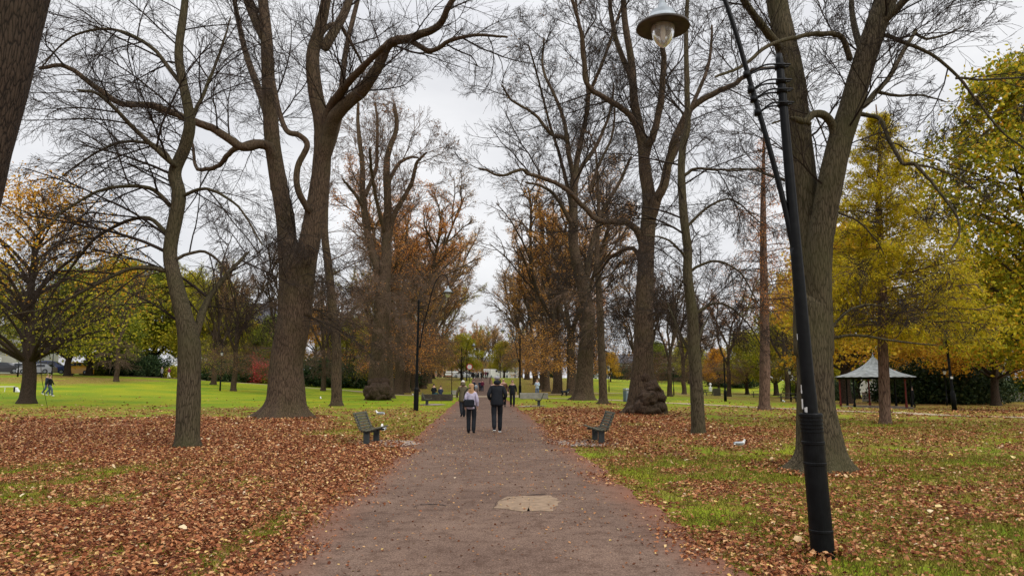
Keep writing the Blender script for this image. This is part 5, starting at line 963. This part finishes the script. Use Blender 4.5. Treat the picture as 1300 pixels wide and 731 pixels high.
for px0, px1, Y, m_n, lb in ((537, 574, 60.5, 'darkwood', 'low dark timber-edged bed left of the path that people sit on'), (660, 695, 66, 'palewall', 'low pale planter wall on the right of the path'), (573.5, 580, 84, 'palewall', 'small pale block at the foot of the signpost')):
    xa, xb = at(px0, 483, Y)[0], at(px1, 483, Y)[0]; t = thing('low_wall', lb, 'wall', ((xa + xb) / 2, Y, gzf((xa + xb) / 2, Y)), 0); ww = xb - xa; m = MB()
    for k in range(3): m.box((0, -.9, .09 + k * .17), (ww, .12, .165), bev=.012); m.box((0, .9, .09 + k * .17), (ww, .12, .165), bev=.012)
    for k in range(3):
        for s in (-1, 1): m.box((s * (ww / 2 - .065), 0, .09 + k * .17), (.12, 1.66, .165), bev=.012)
    m.build('wall_blocks', M[m_n], t); m = MB(); m.box((0, 0, .2), (ww - .26, 1.64, .4)); m.build('soil', M['bark_dark'], t)
x, y, z = gp(797, 507.5); y = 56; x = at(796, 483, y)[0]; z = gzf(x, y); bn = thing('litter_bin', 'blue-grey litter bin half hidden behind the burred right trunk', 'bin', (x, y, z), .3); m = MB(); m.box((0, 0, .42), (.5, .5, .84), bev=.03); m.build('bin_body', simple('bin_blue', (.10, .14, .17), .5), bn); m = MB(); m.box((0, 0, .94), (.54, .54, .16), bev=.04); m.box((0, -.26, .74), (.34, .012, .16)); m.build('lid', M['galv'], bn)
def table_parts(r):
    m = MB()
    for k in range(5): m.box((0, -.32 + k * .16, .74), (1.8, .14, .04), bev=.006)
    m.build('tabletop', M['benchwood'], r)
    for s in (-1, 1):
        m = MB()
        for k in range(2): m.box((0, s * (.68 + k * .15), .45), (1.8, .13, .04), bev=.006)
        m.build('seat', M['benchwood'], r); m = MB()
        for q in (-1, 1): m.box((s * .65, q * .36, .36), (.07, .09, .82), rx=q * .5, bev=.006)
        m.box((s * .65, 0, .42), (.06, 1.6, .08), bev=.006); m.build('leg', M['benchleg'], r)
t0 = None
for px, Y, lb in ((900, 108, 'wooden picnic table on the far right lawn left of the black post'), (963, 98, 'wooden picnic table half behind the reddish conifer trunk'), (1000, 74, 'wooden picnic table left of the forked trunk')):
    x = at(px, 483, Y)[0]; l_ = (x, Y, gzf(x, Y) - .01)
    if t0 is None: t0 = thing('picnic_table', lb, 'picnic table', l_, .2, 'picnic tables on the right lawn', 1.1); table_parts(t0)
    else: dup(t0, l_, -.3, 1.1, lb, 'picnic tables on the right lawn')
x = at(909.5, 483, 106)[0]; bb = thing('litter_bin', 'square wooden bin beside the left picnic table', 'bin', (x, 106, gzf(x, 106))); m = MB()
for k in range(5):
    for s in (-1, 1): m.box((-.34 + k * .17, s * .42, .5), (.15, .03, 1.0)); m.box((s * .42, -.34 + k * .17, .5), (.03, .15, 1.0))
m.build('bin_body', M['benchwood'], bb); m = MB(); m.box((0, 0, 1.04), (.92, .92, .05)); m.build('lid', M['benchwood'], bb)
x = at(901.5, 483, 128)[0]; ur = thing('monument', 'small white stone urn on a plinth behind the picnic tables', 'monument', (x, 128, gzf(x, 128)), s=.6); m = MB(); m.box((0, 0, .55), (.8, .8, 1.1), bev=.04); m.box((0, 0, 1.14), (1.0, 1.0, .12), bev=.03); m.build('plinth', M['white'], ur); m = MB(); m.lathe([(.2, 1.2), (.12, 1.35), (.3, 1.7), (.38, 2.1), (.3, 2.25), (.12, 2.35), (.001, 2.6)], sides=20); m.build('urn', M['white'], ur, True)
q0 = at(-6, 489, 62); rl = thing('low_rail', 'low pale rail with a black and white end block on the far left lawn', 'rail', (q0[0], 62, gzf(q0[0], 62))); m = MB(); m.tube([(0, 0, .45), (1.7, 0, .45)], .03, 8)
for k in range(3): m.tube([(.1 + k * .75, 0, 0), (.1 + k * .75, 0, .45)], .025, 6)
m.build('rail_bar', M['white'], rl); m = MB(); m.box((1.75, 0, .22), (.16, .3, .44), bev=.02); m.build('end_block', M['blackmatt'], rl); m = MB(); m.add([(1.84, -.15, 0), (2.12, -.15, 0), (1.84, -.15, .4), (1.84, .15, 0), (2.12, .15, 0), (1.84, .15, .4)], [[[0, 1, 2], [3, 5, 4]], [[0, 3, 4, 1], [1, 4, 5, 2], [0, 2, 5, 3]]]); m.build('foot', M['white'], rl)

# ------------------------------------------------------------------ bandstand
Yb = 56.5; x = at(1110, 483, Yb)[0]; z = gzf(x, Yb); bs = thing('bandstand', 'open bandstand with a swept pale metal roof on black and red posts', 'bandstand', (x, Yb, z), 0); bs.scale = (.88, .88, 1)
M['roofm'] = simple('roof_metal', (.27, .285, .27), .5, 0, .45, 2.5, .2)
m = MB(); m.lathe([(3.05, -.3), (3.05, .06), (2.95, .08), (.01, .08)], sides=8); m.build('floor', M['slab'], bs)
prof = [(.02, 3.95), (.16, 3.85), (.40, 3.62), (.85, 3.25), (1.5, 2.90), (2.3, 2.60), (3.35, 2.34)]; V = []; ns = 96
for r_, zz in prof:
    for j in range(ns):
        a = j / ns * 6.2832; rb = .025 * (1 if j % 4 == 0 else 0) * min(1, r_); oc = math.cos(math.pi / 8) / math.cos((a % (math.pi / 4)) - math.pi / 8); V.append((r_ * oc * 1.03 * math.cos(a), r_ * oc * 1.03 * math.sin(a), zz + rb))
m = MB(); m.add(V, [[[i * ns + j, i * ns + (j + 1) % ns, (i + 1) * ns + (j + 1) % ns, (i + 1) * ns + j] for i in range(len(prof) - 1) for j in range(ns)]]); m.build('roof', M['roofm'], bs)
m = MB(); m.lathe([(3.12, 2.18), (3.3, 2.18), (3.38, 2.35), (3.2, 2.34)], sides=8); m.build('fascia', M['black'], bs); m = MB(); m.lathe([(.06, 3.9), (.09, 4.0), (.03, 4.08), (.02, 4.3), (.001, 4.35)], sides=10); m.build('finial', M['galv'], bs)
M['redpaint'] = simple('red_paint', (.16, .018, .014), .5, var=.3)
for k in range(8):
    a = k * math.pi / 4 + math.pi / 8 + .1; m = MB(); px, py = 2.85 * math.cos(a), 2.85 * math.sin(a); m.lathe([(.11, .08), (.11, .3), (.075, .35), (.07, 2.05), (.12, 2.2), (.12, 2.24)], (px, py, 0), 10); m.build('column', M['redpaint'] if k in (1, 3, 5, 6) else M['black'], bs)
# ------------------------------------------------------------------ vehicles
def paint(name, c): 
    m, nt, b = newmat(name); b.inputs['Base Color'].default_value = c + (1,); b.inputs['Roughness'].default_value = .3; b.inputs['Coat Weight'].default_value = .6; return m
M['cglass'] = simple('car_glass', (.02, .025, .03), .1, var=.1, spec=.6); M['lamp_r'] = simple('tail_lamp', (.4, .02, .02), .3); M['lamp_w'] = simple('head_lamp', (.7, .7, .68), .2)
def car(name, label, loc, rz, col, L_=4.3, H_=1.48, van=False, group=None):
    t = thing(name, label, 'van' if van else 'car', loc, rz, group); W_ = .88
    if van: sil = [(-.5, .30), (-.5, .95), (-.48, 1.0), (-.30, 1.0), (-.0, 1.0), (.22, .98), (.36, .62), (.46, .55), (.5, .45), (.5, .30)]; H_ = 2.1
    else: sil = [(-.5, .34), (-.49, .62), (-.44, .70), (-.36, .95), (-.12, 1.0), (.08, .97), (.24, .68), (.42, .60), (.49, .48), (.5, .34)]
    pts = [(a * L_, c * H_) for a, c in sil] + [(.5 * L_, .16), (-.5 * L_, .16)]; n = len(pts); V = []
    for yy, ins in ((-W_, 0), (-W_ * .97, .0), (W_ * .97, .0), (W_, 0)):
        for a, c in pts: up_ = max(0, (c / H_ - .6) / .4); V.append((a * (1 if abs(yy) < W_ * .98 else .985), yy * (1 - .18 * up_ * (0 if van else 1)), c if abs(yy) < W_ * .98 else c * .97 + .02))
    q = [[k * n + i, k * n + (i + 1) % n, (k + 1) * n + (i + 1) % n, (k + 1) * n + i] for k in range(3) for i in range(n)]; m = MB(); m.add(V, [q]); 
    for k in (0, 3): c_ = len(V); ctr = (0, V[k * n][1], H_ * .45); m.add([V[k * n + i] for i in range(n)] + [ctr], [[[i, (i + 1) % n, n] for i in range(n)]])
    bd = m.build('body', col, t)
    for s in (-1, 1):
        for (x0, x1, xt0, xt1) in (((-.30, -.06, -.27, -.06), (-.04, .17, -.04, .10)) if not van else ((.10, .28, .10, .22),)):
            z0, z1 = H_ * .68, H_ * .92; yb = s * (W_ * (1 - (.036 if not van else 0)) + .012); yt = s * (W_ * (1 - (.15 if not van else 0)) + .012); V = [(x0 * L_, yb, z0), (x1 * L_, yb, z0), (xt1 * L_, yt, z1), (xt0 * L_, yt, z1)]; V += [(a, b_ - s * .03, c) for a, b_, c in V]
            mesh('window', V, [[[0, 1, 2, 3], [4, 7, 6, 5], [0, 4, 5, 1], [1, 5, 6, 2], [2, 6, 7, 3], [3, 7, 4, 0]]], M['cglass'], t, False)
    fx0, fz0, fx1, fz1 = ((.235, .70, .09, .955) if not van else (.355, .64, .225, .955))
    for q_ in ((fx0, fz0, fx1, fz1),) + (((-.435, .72, -.365, .93),) if not van else ()):
        sg = 1 if q_[0] > 0 else -1; V = [(q_[0] * L_ + sg * .02, -.62, q_[1] * H_), (q_[0] * L_ + sg * .02, .62, q_[1] * H_), (q_[2] * L_ + sg * .02, .56, q_[3] * H_), (q_[2] * L_ + sg * .02, -.56, q_[3] * H_)]; V += [(a - sg * .03, b_, c - .02) for a, b_, c in V]
        mesh('windscreen', V, [[[0, 1, 2, 3], [4, 7, 6, 5], [0, 4, 5, 1], [1, 5, 6, 2], [2, 6, 7, 3], [3, 7, 4, 0]]], M['cglass'], t, False)
    for sx in (-.31, .31):
        for s in (-1, 1):
            m = MB(); m.tube([(sx * L_, s * (W_ - .18), .32), (sx * L_, s * (W_ + .015), .32)], .32, 20); wh = m.build('wheel', M['tyre'], t); m = MB(); m.tube([(sx * L_, s * (W_ + .0), .32), (sx * L_, s * (W_ + .03), .32)], .19, 14); m.build('rim', M['galv'], wh)
    for s in (-1, 1): m = MB(); m.box((.492 * L_, s * .6, .48 * H_ if not van else .42 * H_), (.06, .3, .13), bev=.02); m.build('headlight', M['lamp_w'], t); m = MB(); m.box((-.492 * L_, s * .68, .55 * H_ if not van else .5 * H_), (.06, .2, .16), bev=.02); m.build('tail_light', M['lamp_r'], t)
    return t
def carat(name, label, px, Y, rz, col, **k): x = at(px, 483, Y)[0]; return car(name, label, (x, Y, gzf(x, Y) + .03), R(rz), col, **k)
carat('parked_car', 'black car at the left edge beyond the lawn', 6, 96, 14, paint('paint_black', (.01, .01, .012)), group='vehicles parked beyond the left lawn')
carat('parked_car', 'white car behind the orange-leaved tree trunk at the far left', 32, 98, 14, paint('paint_white', (.7, .7, .7)), group='vehicles parked beyond the left lawn')
carat('parked_car', 'silver-white low car beside the blue one at the far left', 46, 96.0, 190, paint('paint_silver', (.5, .52, .55)), H_=1.35, group='vehicles parked beyond the left lawn')
carat('parked_car', 'dark blue people carrier beside the wide green tree trunk', 64, 100, 14, paint('paint_blue', (.02, .04, .16)), H_=1.85, L_=4.9, group='vehicles parked beyond the left lawn')
carat('parked_van', 'small yellow-orange van right of the wide green tree trunk', 99.5, 101, 16, paint('paint_yellow', (.85, .40, 0)), H_=1.8, L_=3.3, group='vehicles parked beyond the left lawn')
carat('parked_car', 'silver car at the top of the path on its left side', 586, 170, 5, bpy.data.materials['paint_silver'], group='distant vehicles'); carat('parked_car', 'dark car at the top of the path behind the crowd', 597, 178, 0, bpy.data.materials['paint_black'], group='distant vehicles')
carat('parked_van', 'white van at the top of the path right of the crowd', 624, 178, 60, bpy.data.materials['paint_white'], van=True, L_=4.8, group='distant vehicles')
carat('parked_car', 'white car far off between the flared trunk and the thin right tree', 754, 172, 0, bpy.data.materials['paint_white'], group='distant vehicles'); carat('parked_car', 'pale car far off just left of the burred trunk', 797, 172, 180, bpy.data.materials['paint_silver'], group='distant vehicles')
# ------------------------------------------------------------------ distant buildings
M['render'] = simple('pale_render', (.33, .32, .29), .9, var=.12, scale=.6); M['brickb'] = simple('brown_brick', (.22, .12, .08), .9, var=.25, scale=4); M['slate'] = simple('slate_roof', (.07, .07, .08), .7, var=.3, scale=3); M['tile'] = simple('red_tile', (.42, .10, .06), .8, var=.25, scale=4); M['wglass'] = simple('window_glass', (.05, .06, .07), .1, spec=.6)
def house(label, px, Y, W_, D_, Hh, wall, roof, rz=0, cols=4, rows=2, flat=False, rh=2.6):
    x = at(px, 483, Y)[0]; t = thing('house', label, 'house', (x, Y, gzf(x, Y) - .1), R(rz)); m = MB(); m.box((0, 0, Hh / 2), (W_, D_, Hh)); m.build('wall', M[wall], t)
    if flat: m = MB(); m.box((0, 0, Hh + .15), (W_ + .4, D_ + .4, .3), bev=.05); m.build('roof', M[roof], t)
    else:
        w2, d2 = W_ / 2 + .35, D_ / 2 + .4; V = [(-w2, -d2, Hh), (w2, -d2, Hh), (w2, d2, Hh), (-w2, d2, Hh), (-w2, 0, Hh + rh), (w2, 0, Hh + rh), (-w2, -d2, Hh + .12), (w2, -d2, Hh + .12), (w2, d2, Hh + .12), (-w2, d2, Hh + .12), (-w2, 0, Hh + rh + .14), (w2, 0, Hh + rh + .14)]
        rf = mesh('roof', V, [[[6, 7, 11, 10], [8, 9, 10, 11], [0, 1, 7, 6], [2, 3, 9, 8], [0, 3, 2, 1]], [[6, 10, 9], [6, 9, 3], [6, 3, 0], [7, 8, 11], [7, 2, 8], [7, 1, 2]]], M[roof], t, False)
        for s in (-1, 1): m = MB(); m.box((s * W_ * .36, .3, Hh + rh + .2), (.9, .6, 1.6), bev=.03); m.box((s * W_ * .36, .3, Hh + rh + 1.05), (1.05, .75, .12)); m.build('chimney', M['brickb'], rf)
    for r_ in range(rows):
        for c_ in range(cols):
            xx = -W_ / 2 + W_ * (c_ + .5) / cols; zz = Hh * (r_ + .52) / rows; m = MB(); m.box((xx, -D_ / 2 - .01, zz), (1.15, .10, 1.5)); w_ = m.build('window', M['white'], t); m = MB()
            for s in (-1, 1): m.box((xx + s * .25, -D_ / 2 - .06, zz), (.44, .03, 1.3))
            m.build('pane', M['wglass'], w_)
    m = MB(); m.box((0, -D_ / 2 - .03, 1.05), (1.0, .12, 2.1)); m.build('door', M['black'], t)
house('pale rendered building behind the parked cars at the left edge', -5, 122, 15, 10, 7.5, 'render', 'slate', 14, 4, 2, True)
house('slate-roofed brown house hidden behind leafy trees left of the massive trunk', 318, 150, 15, 9, 9, 'brickb', 'slate', 5, 4, 2, rh=5)
house('pale house with a slate roof beyond the far right lawn', 858, 205, 12, 9, 5.5, 'render', 'slate', 0, 4, 2)
house('brown brick house far beyond the lawn right of the slender tree', 890, 212, 11, 9, 5.5, 'brickb', 'slate', 0, 4, 2)
house('pale house seen between the right-hand trunks', 790, 215, 13, 9, 5, 'render', 'slate', 0, 4, 2)
house('house with a red tiled roof behind the bandstand', 1118, 118, 14, 9, 3.6, 'render', 'tile', -8, 4, 1, rh=3.2)
house('pale block of buildings closing the end of the avenue', 612, 290, 30, 10, 6, 'render', 'slate', 0, 9, 3)
house('brick terrace beyond the left end of the avenue', 540, 285, 26, 10, 8, 'brickb', 'slate', 0, 8, 2)
# low wall at the right far edge
xa = at(1225, 483, 72)[0]; t = thing('boundary_wall', 'low pale boundary wall beneath the orange tree at the far right', 'wall', (xa + 6, 78, gzf(xa + 6, 78)), R(-4)); m = MB(); m.box((0, 0, .45), (26, .3, .9), bev=.02); m.build('wall_face', M['palewall'], t); m = MB(); m.box((0, 0, .95), (26.1, .4, .1), bev=.02); m.build('coping', M['slab'], t)

# ------------------------------------------------------------------ light, sky, camera
w = bpy.data.worlds.new('World'); bpy.context.scene.world = w; w.use_nodes = True; nt = w.node_tree; L = nt.links; bg = nt.nodes['Background']
sky = N(nt, 'ShaderNodeTexSky', sky_type='NISHITA'); sky.sun_disc = False; sky.sun_elevation = R(38); sky.sun_rotation = R(140); sky.dust_density = 3
tc = N(nt, 'ShaderNodeTexCoord'); mp = N(nt, 'ShaderNodeMapping'); mp.inputs['Scale'].default_value = (1, 1, 2.6); L.new(tc.outputs['Generated'], mp.inputs[0])
nz = N(nt, 'ShaderNodeTexNoise'); nz.inputs['Scale'].default_value = 1.7; nz.inputs['Detail'].default_value = 7; nz.inputs['Roughness'].default_value = .55; L.new(mp.outputs[0], nz.inputs['Vector'])
cr = ramp(nt, [(.28, (5.7, 5.8, 6.15)), (.5, (6.9, 6.95, 7.2)), (.7, (8.4, 8.4, 8.5))]); L.new(nz.outputs['Fac'], cr.inputs[0])
mx = N(nt, 'ShaderNodeMixRGB'); mx.inputs[0].default_value = .93; L.new(sky.outputs[0], mx.inputs[1]); L.new(cr.outputs[0], mx.inputs[2]); 
sx_ = N(nt, 'ShaderNodeSeparateXYZ'); L.new(tc.outputs['Generated'], sx_.inputs[0]); zr = N(nt, 'ShaderNodeMapRange', interpolation_type='SMOOTHSTEP'); zr.inputs[1].default_value = .38; zr.inputs[2].default_value = .95; zr.inputs[3].default_value = 1.0; zr.inputs[4].default_value = 2.6
L.new(sx_.outputs['Z'], zr.inputs[0]); zm = N(nt, 'ShaderNodeVectorMath', operation='SCALE'); L.new(mx.outputs[0], zm.inputs[0]); L.new(zr.outputs[0], zm.inputs['Scale'])   # an overcast sky is brightest overhead
L.new(zm.outputs[0], bg.inputs[0]); bg.inputs[1].default_value = .10
sl = bpy.data.lights.new('sun', 'SUN'); sl.energy = 1.5; sl.angle = R(18); sl.color = (1, .96, .9); so = bpy.data.objects.new('sun', sl); C.objects.link(so)
el, az = R(38), R(140); dirv = Vector((math.sin(az) * math.cos(el), math.cos(az) * math.cos(el), math.sin(el))); so.rotation_euler = dirv.to_track_quat('Z', 'Y').to_euler()
cam = bpy.data.cameras.new('camera'); co = bpy.data.objects.new('camera', cam); C.objects.link(co); co.location = (0, 0, HC); co.rotation_euler = (math.pi / 2 + TH, 0, 0)
cam.sensor_width = 36; cam.lens = 36 * F / 1300; cam.clip_end = 5000; cam.clip_start = .05; bpy.context.scene.camera = co
s = bpy.context.scene; s.view_settings.view_transform = 'Standard'; s.view_settings.look = 'None'; s.view_settings.exposure = 0.25; s.view_settings.gamma = 1
s.render.engine = 'CYCLES'; s.cycles.use_denoising = True; s.cycles.max_bounces = 5; s.cycles.diffuse_bounces = 3; s.cycles.glossy_bounces = 2; s.cycles.transmission_bounces = 4; s.cycles.use_adaptive_sampling = True; s.cycles.adaptive_threshold = .02
